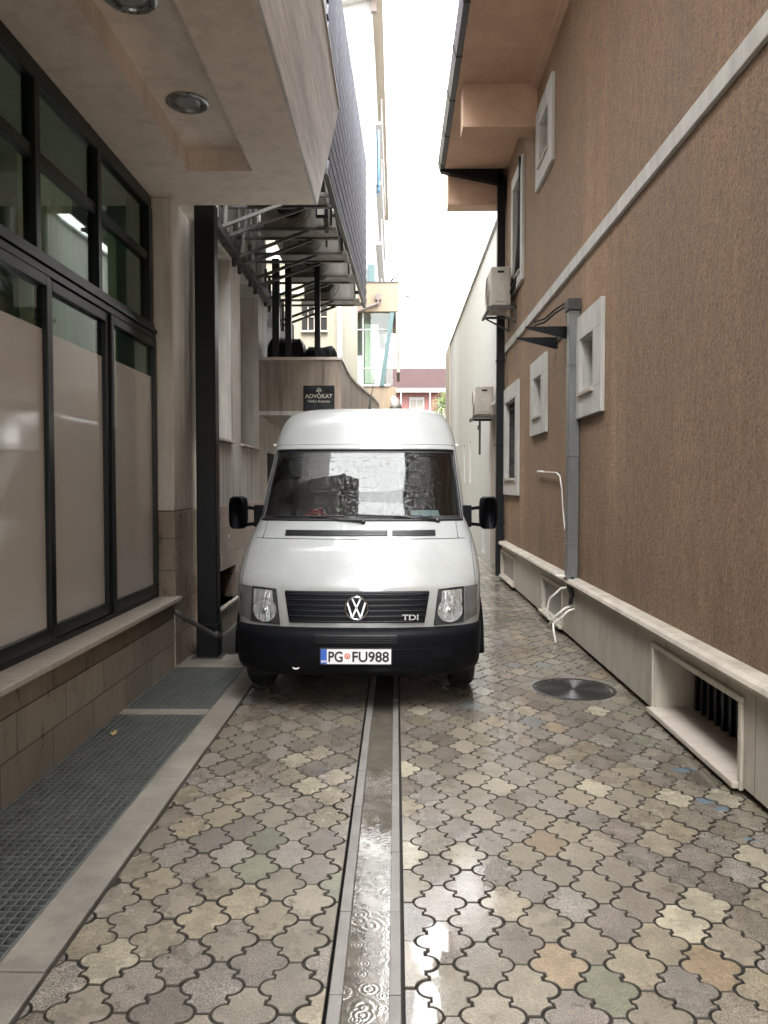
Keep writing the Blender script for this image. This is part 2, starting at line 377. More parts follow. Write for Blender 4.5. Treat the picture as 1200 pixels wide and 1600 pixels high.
def paver_mat():
    m, nt, p = node_mat('wet_concrete_pavers')
    at = N(nt, 'ShaderNodeAttribute'); at.attribute_name = 'tint'
    v = mapped(nt); sp = noise(nt, v, 170, 3, .75); sp2 = noise(nt, v, 55, 4, .65); mid = noise(nt, v, 9, 5, .65); big = noise(nt, v, .9, 5, .6)
    amp = N(nt, 'ShaderNodeMapRange'); nt.links.new(at.outputs['Alpha'], amp.inputs['Value']); amp.inputs['To Min'].default_value = .35; amp.inputs['To Max'].default_value = 1.0
    spk = ramp(nt, sp, [(.36, .35), (.52, .95), (.68, 2.0)])
    spk = mixc(nt, amp.outputs[0], (1, 1, 1), spk)
    c = mixc(nt, 1.0, at.outputs['Color'], spk, 'MULTIPLY')
    c = mixc(nt, 1.0, c, ramp(nt, mid, [(.25, .62), (.5, .95), (.75, 1.22)]), 'MULTIPLY')
    c = mixc(nt, 1.0, c, ramp(nt, sp2, [(.3, .8), (.6, 1.05)]), 'MULTIPLY')
    nt.links.new(c, p.inputs['Base Color'])
    # wetness and standing water in the low spots; a few spots of spilt blue paint
    tc = N(nt, 'ShaderNodeTexCoord')
    def spots(pts, edge, nscale):
        acc = None
        wob = N(nt, 'ShaderNodeMath', operation='MULTIPLY_ADD'); nt.links.new(noise(nt, v, nscale, 4, .6), wob.inputs[0]); wob.inputs[1].default_value = 1.5; wob.inputs[2].default_value = -.75
        for (x, y, rx, ry) in pts:
            mp = N(nt, 'ShaderNodeMapping'); mp.inputs['Location'].default_value = (-x/rx, -y/ry, 0); mp.inputs['Scale'].default_value = (1/rx, 1/ry, 0)
            nt.links.new(tc.outputs['Object'], mp.inputs['Vector'])
            ln = N(nt, 'ShaderNodeVectorMath', operation='LENGTH'); nt.links.new(mp.outputs[0], ln.inputs[0])
            if acc is None: acc = ln.outputs['Value']
            else:
                mn = N(nt, 'ShaderNodeMath', operation='MINIMUM'); nt.links.new(acc, mn.inputs[0]); nt.links.new(ln.outputs['Value'], mn.inputs[1]); acc = mn.outputs[0]
        ad = N(nt, 'ShaderNodeMath', operation='ADD'); nt.links.new(acc, ad.inputs[0]); nt.links.new(wob.outputs[0], ad.inputs[1])
        mr = N(nt, 'ShaderNodeMapRange'); nt.links.new(ad.outputs[0], mr.inputs['Value']); mr.inputs['From Min'].default_value = 1+edge; mr.inputs['From Max'].default_value = 1-edge
        return mr.outputs[0]
    pool = spots([(.145, 2.74, .085, .17), (.10, 2.42, .05, .16), (.44, 3.26, .07, .13), (.62, 4.0, .10, .2), (.85, 5.4, .22, .35), (1.0, 7.6, .35, .7), (.9, 10.5, .4, 1.4)], .10, 7)
    blue = spots([(1.72, 4.55, .075, .035), (1.66, 4.10, .05, .03), (1.71, 4.00, .04, .02), (1.70, 3.65, .035, .02)], .3, 26)
    c = mixc(nt, blue, c, (.12, .18, .23)); nt.links.new(c, p.inputs['Base Color'])
    # wetness: soaked areas are smooth, drier ones matt
    wet = ramp(nt, big, [(.40, 0.0), (.62, 1.0)])
    r1 = ramp(nt, mid, [(.3, .30), (.7, .5)])
    rr = mixc(nt, wet, r1, (.17, .17, .17)); nt.links.new(rr, p.inputs['Roughness'])
    p.inputs['Specular IOR Level'].default_value = .55
    hh = N(nt, 'ShaderNodeMath', operation='ADD'); nt.links.new(sp, hh.inputs[0]); nt.links.new(sp2, hh.inputs[1])
    bump(nt, p, hh.outputs[0], .35, .003)
    cw = N(nt, 'ShaderNodeMath', operation='MAXIMUM'); nt.links.new(ramp(nt, big, [(.35, .35), (.62, 1.0)]), cw.inputs[0]); nt.links.new(pool, cw.inputs[1]); nt.links.new(cw.outputs[0], p.inputs['Coat Weight'])
    def lerp(a, b_, inp):
        m_ = N(nt, 'ShaderNodeMapRange'); nt.links.new(pool, m_.inputs['Value']); m_.inputs['To Min'].default_value = a; m_.inputs['To Max'].default_value = b_; nt.links.new(m_.outputs[0], inp)
    lerp(.09, .015, p.inputs['Coat Roughness']); lerp(1.6, 2.3, p.inputs['Coat IOR'])
    bc_ = N(nt, 'ShaderNodeBump'); bc_.inputs['Distance'].default_value = .003; nt.links.new(sp2, bc_.inputs['Height']); lerp(.12, .0, bc_.inputs['Strength']); nt.links.new(bc_.outputs[0], p.inputs['Coat Normal'])
    return m
PAVER = paver_mat()
JOINT = mk('wet_dark_joint_sand', (.016, .014, .011), .6, .3, 20, bs=150, bstr=.5)

def water_mat(name, murk, ripple=0, rough=.03):
    m, nt, p = node_mat(name)
    v = mapped(nt)
    mu = ramp(nt, noise(nt, v, 12, 5), [(.3, sc(murk, .7)), (.7, sc(murk, 1.3))]); nt.links.new(mu, p.inputs['Base Color'])
    p.inputs['Roughness'].default_value = rough; p.inputs['IOR'].default_value = 2.3; p.inputs['Specular IOR Level'].default_value = .6
    prev = None
    for k, (s, ring) in enumerate(((6, 60), (10, 55), (4, 62))) if ripple else ():
        vo = N(nt, 'ShaderNodeTexVoronoi'); vo.inputs['Scale'].default_value = s; vo.voronoi_dimensions = '2D'
        mp = N(nt, 'ShaderNodeMapping'); mp.inputs['Location'].default_value = (k*3.7, k*1.3, 0); nt.links.new(v, mp.inputs['Vector']); nt.links.new(mp.outputs[0], vo.inputs['Vector'])
        ml = N(nt, 'ShaderNodeMath', operation='MULTIPLY'); nt.links.new(vo.outputs['Distance'], ml.inputs[0]); ml.inputs[1].default_value = ring
        sn = N(nt, 'ShaderNodeMath', operation='SINE'); nt.links.new(ml.outputs[0], sn.inputs[0])
        fall = ramp(nt, vo.outputs['Distance'], [(.0, 1.0), (.32, 0.0)])
        hh = N(nt, 'ShaderNodeMath', operation='MULTIPLY'); nt.links.new(sn.outputs[0], hh.inputs[0]); nt.links.new(fall, hh.inputs[1])
        prev = bump(nt, None, hh.outputs[0], ripple*(1, .7, .8)[k], .004, prev=prev)
    prev = bump(nt, None, noise(nt, v, 30, 3), .15 if ripple else .04, .004, prev=prev)
    nt.links.new(prev, p.inputs['Normal'])
    return m
DRAIN_WATER = water_mat('rippled_drain_water', (.115, .102, .082), .07)
PUDDLE = water_mat('shallow_puddle_water', (.07, .065, .055), 0, .02)

# van materials
def paint_mat():
    m, nt, p = node_mat('wet_white_van_paint')
    v = mapped(nt); d = noise(nt, mapped(nt, (1, 1, .5)), 5, 6, .6)
    c = ramp(nt, d, [(.3, (.29, .30, .292)), (.65, (.325, .335, .326))])
    tc = N(nt, 'ShaderNodeTexCoord'); sx = N(nt, 'ShaderNodeSeparateXYZ'); nt.links.new(tc.outputs['Object'], sx.inputs[0])
    wv = N(nt, 'ShaderNodeMath', operation='MULTIPLY_ADD'); nt.links.new(noise(nt, v, 7, 6, .7), wv.inputs[0]); wv.inputs[1].default_value = -.9; nt.links.new(sx.outputs['Z'], wv.inputs[2])
    gm = N(nt, 'ShaderNodeMapRange'); nt.links.new(wv.outputs[0], gm.inputs['Value']); gm.inputs['From Min'].default_value = .1; gm.inputs['From Max'].default_value = .75; gm.inputs['To Min'].default_value = .32; gm.inputs['To Max'].default_value = 0
    c = mixc(nt, gm.outputs[0], c, (.16, .145, .12)); nt.links.new(c, p.inputs['Base Color'])
    p.inputs['Roughness'].default_value = .32; p.inputs['Coat Weight'].default_value = 1; p.inputs['Coat Roughness'].default_value = .03; p.inputs['Coat IOR'].default_value = 1.75
    bump(nt, p, noise(nt, mapped(nt, (1, 1, .4)), 70, 3, .6), .05, .002, 'Coat Normal')
    return m
PAINT = paint_mat()
BUMPER = mk('blue_black_bumper_plastic', (.005, .0053, .0065), .46, .25, 8, bs=160, bstr=.12, bdist=.001, spec=.08)
RUBBER = mk('black_rubber', (.010, .010, .010), .7, .2, 8)
SEAL = mk('windscreen_rubber_seal', (.008, .008, .009), .5, .1)
GRILLE = mk('black_grille_plastic', (.004, .0045, .006), .38, .2, 12, spec=.2)
SLAT_EDGE = mk('worn_grey_slat_edge', (.022, .023, .027), .35, .3, 12)
CHROME = mk('dulled_chrome', (.60, .61, .61), .18, .1, 20, metal=1.0)
REFLECTOR = mk('headlight_reflector', (.88, .89, .89), .16, .03, 3, (1.6, 1.6, .3), bs=28, bstr=.8, bdist=.012, metal=.85)
LAMP_BACK = mk('dark_lamp_housing', (.045, .046, .047), .35, .2, 10)
SIGNAL = mk('clear_grey_indicator_lens', (.11, .108, .105), .18, .25, 9, (1, 1, .5), coat=1)
CABIN = mk('dark_cabin_trim', (.022, .023, .024), .75, .2, 3)
SEAT = mk('dark_grey_seat_fabric', (.05, .052, .055), .9, .2, 12)
PLATE_WHITE = mk('white_number_plate', (.78, .78, .78), .35, .03)
PLATE_BLUE = mk('blue_plate_band', (.03, .10, .45), .35, .05)
PALE_GREY2 = mk('grey_vent_panel', (.33, .32, .30), .5, .1)
INK = mk('black_plate_ink', (.01, .01, .01), .4, .05)
PLATE_RED = mk('red_plate_emblem', (.60, .10, .05), .4, .1)
GOLD = mk('gold_lettering', (.36, .33, .26), .4, .05)
SIGN_BLACK = mk('black_glass_sign', (.008, .009, .012), .15, .1, coat=.5)
RED_PLUSH = mk('red_plush', (.50, .02, .02), .9, .25, 20, bs=120, bstr=.6)
BEIGE_PLUSH = mk('beige_plush', (.42, .33, .22), .9, .25, 20, bs=120, bstr=.6)
PAPER = mk('pale_paper', (.66, .76, .74), .6, .05)
BLUE_PRINT = mk('blue_print', (.05, .30, .62), .6, .1)
LEAF = mk('yellow_green_leaves', (.13, .17, .045), .6, .4, 3)
BARK = mk('bark', (.10, .07, .05), .9, .3, 8)
BIRD = mk('dark_feathers', (.05, .048, .05), .7, .2, 20)
BLUE_STAIN = mk('blue_paint_splash', (.10, .23, .36), .5, .35, 25)
DRY_LEAF = mk('wet_fallen_leaf', (.38, .30, .12), .5, .3, 30)
BLUE_CLOTH = mk('blue_laundry', (.12, .28, .52), .8, .15)
# ================================================================== GROUND
XP = 1.90            # plinth face of the brown building
XW = 1.97            # brown stucco face
g = MB(); g.quad((-300, -200, -.42), (300, -200, -.42), (300, 500, -.42), (-300, 500, -.42))
tag(g.build('ground', CONCRETE), 'flat grey ground under and around the alley', 'ground', kind='structure')
DL0, DL1, DL2, DL3 = -.222, -.178, -.022, .018
b = MB()
b.box(-1.215, DL0-.012, -6, 31, -.40, -.013); b.box(DL3+.012, 2.6, -6, 31, -.40, -.0131); b.box(-4.2, 8, 31, 110, -.40, -.02)
b.box(DL0-.012, DL3+.012, -6, 31, -.40, -.075); b.box(-2.2, -1.215, 7.6, 31, -.40, -.014)
tag(b.build('paving_bed', JOINT), 'dark wet bed between the paving stones', 'paving bed', kind='structure')

PAVER_SIDE = mk('paver_edge', (.085, .075, .062), .75, .3, 30, spec=.2)
# --- quatrefoil pavers: one continuous pavement
PAL = [((.190, .172, .148), 24, .45), ((.210, .190, .158), 18, .25), ((.172, .155, .142), 18, .9), ((.195, .182, .170), 18, 1.0), ((.222, .198, .156), 9, .35),
       ((.155, .160, .125), 2, .35), ((.345, .322, .262), 3.5, .2), ((.16, .175, .185), .8, .6), ((.145, .128, .112), 6, .8), ((.225, .18, .13), .6, .3)]
def pick(x, y):
    w = [q[1] for q in PAL]
    if x > 1.0 and y < 4.6: w[6] *= 5
    if x > .1: w[4] *= 1.3; w[5] *= 1.2; w[9] *= 2
    q = random.choices(PAL, w)[0]; k = random.uniform(.82, 1.22)
    return (q[0][0]*k*1.04, q[0][1]*k, q[0][2]*k*.92, min(1, q[2]*random.uniform(.7, 1.2)))
H = .1335
SH = H/.137
def quarter():
    cx, r = .0635*SH, .0465*SH; pts = []
    for i in range(7):
        t = R(90)*i/6; pts.append((cx + r*math.cos(t), r*math.sin(t)))
    pts += [(.0635*SH, .0655*SH), (.0685*SH, .0685*SH)]
    return pts + [(H-x, H-y) for (x, y) in reversed(pts[:-1])]
Q = quarter()
UNIT = []
for (sx, sy) in ((1, 1), (-1, 1), (-1, -1), (1, -1)):
    q = [(x*sx, y*sy) for x, y in Q]
    if sx*sy < 0: q = q[::-1]
    UNIT += q
_o = []
for p in UNIT:
    if not _o or math.hypot(p[0]-_o[-1][0], p[1]-_o[-1][1]) > 1e-5: _o.append(p)
if math.hypot(_o[0][0]-_o[-1][0], _o[0][1]-_o[-1][1]) < 1e-5: _o.pop()
UNIT = _o
def inset(poly, d):
    n = len(poly); out = []
    for i in range(n):
        p0, p1, p2 = poly[i-1], poly[i], poly[(i+1) % n]
        e1 = (p1[0]-p0[0], p1[1]-p0[1]); e2 = (p2[0]-p1[0], p2[1]-p1[1])
        l1 = math.hypot(*e1) or 1e-9; l2 = math.hypot(*e2) or 1e-9
        n1 = (-e1[1]/l1, e1[0]/l1); n2 = (-e2[1]/l2, e2[0]/l2)
        m = (n1[0]+n2[0], n1[1]+n2[1]); k = max(.45, (m[0]**2+m[1]**2)/2)
        out.append((p1[0]+m[0]*d/k, p1[1]+m[1]*d/k))
    return out
U1 = inset(UNIT, .0042); U2 = inset(UNIT, .0064)
def clip(poly, side, X):
    out = []; n = len(poly)
    for i in range(n):
        a, c = poly[i], poly[(i+1) % n]; ia = (a[0]-X)*side >= 0; ic = (c[0]-X)*side >= 0
        if ia: out.append(a)
        if ia != ic:
            t = (X-a[0])/(c[0]-a[0]); out.append((X, a[1]+t*(c[1]-a[1])))
    return out
MHX, MHY, MHR = 1.475, 6.36, .33
pv, pf, pc, pm = [], [], [], []
for j in range(int(.4/H), int(31/H)):
    for i in range(-6, 10):
        cx = .045 + i*2*H + (H if j % 2 else 0); cy = j*H
        if cx < -1.36 or cx > 2.05: continue
        clips = []
        if cx < DL0 + .13 and cx - .13 < -1.205: clips.append((1, -1.203))
        if cx < -.10:
            if cx + .135 > DL0: clips.append((-1, DL0-.014))
        else:
            if cx - .135 < DL3: clips.append((1, DL3+.014))
        tx, ty = random.gauss(0, .006), random.gauss(0, .006); dz = random.gauss(0, .0009)
        ja = random.gauss(0, .011); ca, sa = math.cos(ja), math.sin(ja); jx, jy = cx+random.gauss(0, .0013), cy+random.gauss(0, .0013)
        col = pick(cx, cy); rings = []
        dead = False
        src = [(U1, -.013), (U1, -.0022), (U2, 0)] if cy < 17 else [(U1, -.0032), (U1, 0)]
        for U, z in src:
            P = [(x*ca-y*sa+jx, x*sa+y*ca+jy) for x, y in U]
            for (s_, X) in clips: P = clip(P, s_, X) if P else P
            if len(P) < 4: dead = True; break
            rings.append([(x, y, z+dz+tx*(x-cx)+ty*(y-cy)) for x, y in P])
        if dead or (max(p[0] for p in rings[0])-min(p[0] for p in rings[0])) < .015: continue
        if math.hypot(cx-MHX, cy-MHY) < MHR-.03: continue
        n = len(rings[0])
        if any(len(r) != n for r in rings): rings = rings[:2] if len(rings[0]) == len(rings[1]) else [rings[0]]; rings = [rings[0], [(x, y, z+.009) for x, y, z in rings[0]]]
        base = len(pv)
        for r in rings: pv += r
        for k in range(len(rings)-1):
            for q in range(n): pf.append((base+k*n+q, base+k*n+(q+1) % n, base+(k+1)*n+(q+1) % n, base+(k+1)*n+q)); pc.append(col); pm.append(1)
        pf.append(tuple(base+(len(rings)-1)*n+q for q in range(n))); pc.append(col); pm.append(0)
me = bpy.data.meshes.new('pavement'); me.from_pydata(pv, [], pf); me.update()
at = me.attributes.new('tint', 'FLOAT_COLOR', 'FACE'); at.data.foreach_set('color', [x for c in pc for x in c])
me.materials.append(PAVER); me.materials.append(PAVER_SIDE); me.polygons.foreach_set('material_index', pm)
po = bpy.data.objects.new('pavement', me); COL.objects.link(po)
tag(po, 'wet quatrefoil concrete paving stones in mixed greys and tans', 'pavement', kind='structure')

# drain channel
dr = thing('drain_channel', 'long open concrete drain channel down the middle of the alley', 'drain', (-.1, 0, 0))
k1 = MB(); k2 = MB(); y = -2.0; i = 0
while y < 30:
    L = .50
    dzz = random.gauss(0, .0012)
    k1.box(DL0, DL1, y+.003, y+L-.003, -.07, .001+dzz); k2.box(DL2, DL3, y+.003, y+L-.003, -.07, .001-dzz); y += L
k1.build('kerb', DRAIN_CONC, dr, bevel=.003); k2.build('kerb', DRAIN_CONC, dr, bevel=.003)
fl = MB(); y = -2.0
rows = []
for yy in (-2, 30): rows.append([(DL1, yy, -.052), (DL1+.03, yy, -.060), (-.1, yy, -.063), (DL2-.03, yy, -.060), (DL2, yy, -.052)])
fl.grid(rows); fl.build('channel_floor', DRAIN_CONC, dr)
wt = MB(); wt.quad((DL1, -2, -.030), (DL2, -2, -.030), (DL2, 30, -.030), (DL1, 30, -.030))
tag(wt.build('water', DRAIN_WATER), 'rain water with ripple rings standing in the drain', 'water', kind='structure')

# kerb strip beside gratings
kb = MB(); y = -3.0
for (y0, y1) in ((-3, -.6), (-.6, 2.6), (2.6, 4.9), (4.9, 7.58)):
    kb.box(-1.405, -1.222, y0+.002, y1-.002, -.3, .004+random.uniform(-.002, .003))
tag(kb.build('kerb', CONCRETE, bevel=.006), 'worn concrete kerb strip between the gratings and the pavers', 'kerb', kind='structure')
GX0, GX1 = -2.06, -1.408
gs = MB(); gs.box(GX0, GX1, 5.60, 5.74, -.3, .002); gs.box(GX0, GX1, 7.06, 7.60, -.3, .004)
tag(gs.build('threshold', CONCRETE, bevel=.004), 'concrete threshold bars around the gratings', 'threshold', kind='structure')
def grating(y0, y1, label, z):
    t = thing('floor_grating', label, 'grating', ((GX0+GX1)/2, y0, 0), 'steel gratings along the left wall')
    m_ = MB(); n = 15
    for k in range(n+1):
        x = GX0+.01+(GX1-GX0-.02)*k/n; m_.box(x-.004, x+.004, y0, y1, z-.03, z)
    m_.build('bearing_bars', STEEL_G, t)
    m_ = MB(); k = y0+.02
    while k < y1: m_.box(GX0+.01, GX1-.01, k-.003, k+.003, z-.022, z+.0015); k += .045
    m_.build('cross_bars', STEEL_G, t)
    m_ = MB()
    for (a, c, d, e) in ((GX0, GX1, y0-.006, y0), (GX0, GX1, y1, y1+.006), (GX0, GX0+.006, y0, y1), (GX1-.006, GX1, y0, y1)): m_.box(a, c, d, e, z-.035, z+.001)
    m_.build('frame', STEEL_G, t)
STEEL_G = mk('greenish_galvanised_grating', (.135, .142, .135), .4, .25, 6, metal=.2)
grating(.3, 5.58, 'long wet steel floor grating nearest the camera', 0.0)
grating(5.76, 7.04, 'short steel floor grating in front of the dark column', 0.004)
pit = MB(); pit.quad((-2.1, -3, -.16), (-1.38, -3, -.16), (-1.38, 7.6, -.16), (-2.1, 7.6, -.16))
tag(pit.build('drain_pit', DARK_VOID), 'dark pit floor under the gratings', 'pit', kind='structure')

# manhole
mh = thing('manhole_cover', 'round cast iron manhole cover with concentric rings by the right wall', 'manhole cover', (MHX, MHY, 0))
m_ = MB(); prof = [(.31, -.02), (.31, .0)]
r = .295
while r > .03: prof += [(r, .0), (r-.004, .005), (r-.014, .005), (r-.018, .0)]; r -= .0265
prof += [(.01, 0)]
m_.lathe((MHX, MHY, 0), (0, 0, 1), prof, 56); m_.build('lid', IRON, mh)
m_ = MB(); m_.lathe((MHX, MHY, 0), (0, 0, 1), [(.345, -.03), (.345, .003), (.336, .006), (.318, .006), (.314, -.02)], 56); m_.build('ring', IRON, mh)
m_ = MB(); m_.lathe((MHX, MHY, 0), (0, 0, 1), [(.50, -.03), (.50, -.004), (.34, -.002)], 40); m_.build('collar', JOINT2 if 'JOINT2' in globals() else DRAIN_CONC, mh)

# ================================================================== RIGHT: brown building
YE = 14.1
br = thing('brown_building', 'brown scratch-rendered two storey building with white band and deep eave', 'building', (XW, 6, 0))
# windows: outer surround (y0,y1,z0,z1), inner opening
WIN = [(9.73, 10.84, 5.74, 6.82, 9.98, 10.58, 6.0, 6.56, 'small'), (11.95, 13.10, 4.86, 6.76, 12.14, 12.92, 5.06, 6.55, 'barred'),
       (7.32, 8.41, 2.395, 3.47, 7.62, 8.15, 2.655, 3.215, 'small'), (10.03, 11.15, 2.385, 3.42, 10.33, 10.88, 2.64, 3.17, 'small'),
       (12.30, 13.95, 1.52, 3.38, 12.55, 13.68, 1.80, 3.12, 'barred')]
holes = [(w[4], w[5], w[6], w[7]) for w in WIN]
wb = wall_x(XW, -12, YE, .60, 7.34, holes, .26, -1)
wb.quad((XW, YE, .6), (9, YE, .6), (9, YE, 7.34), (XW, YE, 7.34)); wb.quad((XW, -12, .6), (9, -12, .6), (9, -12, 7.34), (XW, -12, 7.34))
wb.build('wall', STUCCO, br)
for (a, c, e, f, g0, g1, h0, h1, kd) in WIN:
    fr = ring_x(XW, .045, a, c, e, f, g0, g1, h0, h1, -1).build('window_surround', WHITE_TRIM, br, bevel=.006)
    rv = MB(); X0, X1 = XW-.002, XW+.235
    rv.box(X0, X1, g0, g0+.012, h0, h1); rv.box(X0, X1, g1-.012, g1, h0, h1); rv.box(X0, X1, g0+.012, g1-.012, h1-.012, h1); rv.box(X0, X1, g0+.012, g1-.012, h0, h0+.012)
    rv.build('reveal', WHITE_TRIM, fr)
    m_ = MB(); m_.box(XW+.115, XW+.121, g0+.012, g1-.012, h0+.012, h1-.012); m_.build('pane', DARK_GLASS, fr)
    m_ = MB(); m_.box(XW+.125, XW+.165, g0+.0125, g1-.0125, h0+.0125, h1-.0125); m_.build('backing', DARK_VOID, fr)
    m_ = MB(); m_.box(XW-.07, XW+.02, g0-.03, g1+.03, h0-.035, h0); m_.build('sill', CREAM_TRIM, fr, bevel=.005)
    if kd == 'barred':
        m_ = MB(); n = 9
        for k in range(n): y = g0+.05+(g1-g0-.1)*k/(n-1); m_.box(XW+.03, XW+.042, y-.006, y+.006, h0, h1)
        n = int((h1-h0)/.12)
        for k in range(1, n): z = h0+(h1-h0)*k/n; m_.box(XW+.028, XW+.044, g0, g1, z-.007, z+.007)
        m_.build('bars', BLACK_METAL, fr)
    else:
        m_ = MB(); 
        for (p0, p1, q0, q1) in ((g0+.012, g0+.05, h0+.012, h1-.012), (g1-.05, g1-.012, h0+.012, h1-.012), (g0+.05, g1-.05, h0+.012, h0+.05), (g0+.05, g1-.05, h1-.05, h1-.012)): m_.box(XW+.09, XW+.125, p0, p1, q0, q1)
        m_.build('casement', GREEN_ALU, fr)
m_ = MB(); m_.box(XW-.03, XW+.01, -12, YE, 4.05, 4.185); m_.build('string_course', WHITE_TRIM, br, bevel=.006)
# plinth with openings
PH = [(4.21, 5.62, .065, .505), (8.76, 9.94, .10, .49), (12.3, 13.8, .10, .49)]
pb = wall_x(XP, -12, YE+.02, .045, .625, PH, .30, -1)
pb.quad((XP, YE+.02, .045), (2.6, YE+.02, .045), (2.6, YE+.02, .625), (XP, YE+.02, .625)); pb.quad((XP, -12, .045), (2.4, -12, .045), (2.4, YE, .045), (XP, YE, .045))
pb.build('plinth', PLINTH, br)
m_ = MB(); m_.box(2.03, 2.4, -12, YE, -.3, .04); m_.build('footing', DARK_VOID, br)
m_ = MB(); m_.prism([(XW+.01, .625), (XP-.055, .625), (XP-.062, .645), (XP-.05, .668), (XP-.02, .685), (XW+.01, .69)], 'y', -12, YE+.05); m_.build('plinth_cap', CREAM_TRIM, br)
# near deep vent
o1 = ring_x(XP, .022, 4.17, 5.66, .025, .545, 4.21, 5.62, .065, .505, -1).build('vent_surround', CREAM_TRIM, br, bevel=.006)
m_ = MB(); m_.box(XP-.055, XP+.29, 4.19, 5.64, .03, .066); m_.build('ledge', SILL, o1, bevel=.006)
m_ = MB()
for k in range(12): y = 4.27+k*.115; m_.box(XP+.262, XP+.284, y-.018, y+.018, .07, .50)
m_.build('bars', BLACK_METAL, o1)
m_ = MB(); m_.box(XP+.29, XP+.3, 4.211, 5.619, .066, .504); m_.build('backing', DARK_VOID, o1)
for (y0, y1) in ((8.76, 9.94), (12.3, 13.8)):
    o2 = ring_x(XP, .018, y0-.05, y1+.05, .05, .54, y0, y1, .10, .49, -1).build('vent_surround', CREAM_TRIM, br, bevel=.005)
    m_ = MB(); m_.box(XP+.04, XP+.06, y0, y1, .10, .49); m_.build('vent_panel', PALE_GREY2 if 'PALE_GREY2' in globals() else AC_GREY, o2)
    m_ = MB(); m_.box(XP-.05, XP, y0-.05, y1+.05, .055, .085); m_.build('ledge', CREAM_TRIM, o2, bevel=.004)
# eave, beams, gutter, roof
EX = .86
m_ = MB(); m_.box(EX, XW+.2, -12, YE-.02, 7.30, 7.42); m_.build('eave_soffit', EAVE, br)
m_ = MB(); m_.box(XW-.09, XW, -6, 10.9, 7.20, 7.30); m_.build('eave_moulding', EAVE, br)
bm = MB(); bm.box(EX+.07, XW, 10.95, 11.30, 6.70, 7.30); bm.build('eave_beam', EAVE, br, bevel=.008)
bm = MB(); bm.box(EX+.07, XW, 14.0, 14.35, 6.72, 7.40); bm.build('eave_beam', EAVE, br, bevel=.008)
m_ = MB(); m_.prism([(.80, 7.44), (.80, 7.60), (9, 10.3), (9, 10.14)], 'y', -12, YE+.25); m_.build('roof', ROOF_RED, br)
gt = MB(); gt.prism([(.78, 7.29), (.855, 7.29), (.855, 7.43), (.76, 7.46), (.74, 7.44)], 'y', -12, 14.0); gt.build('gutter', GUTTER_GREY, br)
for k in range(11):
    y = 2.2+k*1.15; gj = MB(); gj.prism([(.774, 7.284), (.858, 7.284), (.858, 7.30), (.775, 7.30), (.745, 7.45), (.733, 7.44)], 'y', y, y+.04); gj.build('gutter_joint', BLACK_METAL, br)
dp = MB(); dp.prism([(.79, 7.40), (.79, 7.26), (1.9, 7.03), (1.9, 7.32)], 'y', 13.86, 13.99); dp.build('gutter_return', BLACK_METAL, br)
dp = MB(); dp.box(1.80, 1.945, 13.86, 13.99, .05, 7.2)
for z in (1.0, 2.4, 3.9, 5.4): dp.box(1.79, 1.955, 13.85, 14.0, z, z+.04)
dp.build('downpipe', BLACK_METAL, br, bevel=.01)
gp = thing('steel_downpipe', 'galvanised square downpipe beside the small windows on the brown wall', 'downpipe', (1.9, 8.36, .67))
m_ = MB(); m_.box(1.845, 1.965, 8.29, 8.42, .66, 2.0); m_.box(1.848, 1.965, 8.293, 8.417, 2.0, 3.56)
for z in (1.05, 2.0, 2.98): m_.box(1.840, 1.969, 8.285, 8.425, z, z+.012)
m_.build('pipe', GALV, gp, bevel=.006)
m_ = MB(); m_.box(1.83, 1.968, 8.26, 8.45, 3.56, 3.68); m_.build('hopper', STEEL_DK, gp, bevel=.006)
# empty bracket with cables
bk = thing('air_conditioner_bracket', 'empty rusty wall bracket arms left of the steel downpipe', 'bracket', (XW, 8.75, 3.4))
for yy in (8.85, 9.49):
    m_ = MB(); m_.prism([(XW, 3.50), (XW, 3.36), (1.93, 3.36), (1.47, 3.478), (1.47, 3.495)], 'y', yy-.014, yy+.014); m_.build('arm', BLACK_METAL, bk)
m_ = MB(); m_.box(XW-.012, XW, 8.82, 9.52, 3.44, 3.47); m_.box(XW-.03, XW, 8.83, 8.87, 3.30, 3.7); m_.build('rail', STEEL_DK, bk)
for dz in (0, .04):
    m_ = MB(); m_.tube([(1.92, 8.42, 3.60+dz), (1.86, 8.60, 3.66+dz), (1.80, 8.8, 3.64+dz), (1.72, 9.0, 3.58+dz), (1.62, 9.1, 3.56+dz)], .012, 8); tag(m_.build('refrigerant_hose', BLACK_CABLE, bk, smooth=True))
cb = MB(); pts = [(1.93, 9.95+.1, 1.86), (1.93, 9.6, 1.85), (1.925, 9.25, 1.84), (1.92, 9.05, 1.80), (1.93, 8.98, 1.65), (1.94, 8.97, 1.45), (1.945, 8.9, 1.25), (1.94, 8.75, 1.08), (1.93, 8.6, .98), (1.92, 8.47, .93)]
tag(cb.tube(pts, .009, 8).tube([(1.93, 10.5, 1.875), (1.93, 10.3, 1.872), (1.93, 10.05, 1.86)], .016, 6).build('hanging_cable', WHITE_PLASTIC, smooth=True), 'loose white cable hanging on the brown wall beside the downpipe', 'cable')
cb = MB()
cb.tube([(1.93, 8.30, .60), (1.80, 8.36, .57), (1.70, 8.48, .44), (1.68, 8.56, .28), (1.70, 8.5, .20)], .013, 8)
cb.tube([(1.93, 8.24, .40), (1.82, 8.22, .38), (1.72, 8.30, .27), (1.66, 8.40, .14)], .013, 8); cb.tube([(1.93, 8.20, .38), (1.83, 8.17, .35), (1.74, 8.25, .23), (1.69, 8.35, .12)], .013, 8)
cb.tube([(1.70, 8.30, .20), (1.71, 8.28, .08), (1.71, 8.2, .01)], .012, 8); cb.box(1.76, 1.93, 8.36, 8.50, .695, .705)
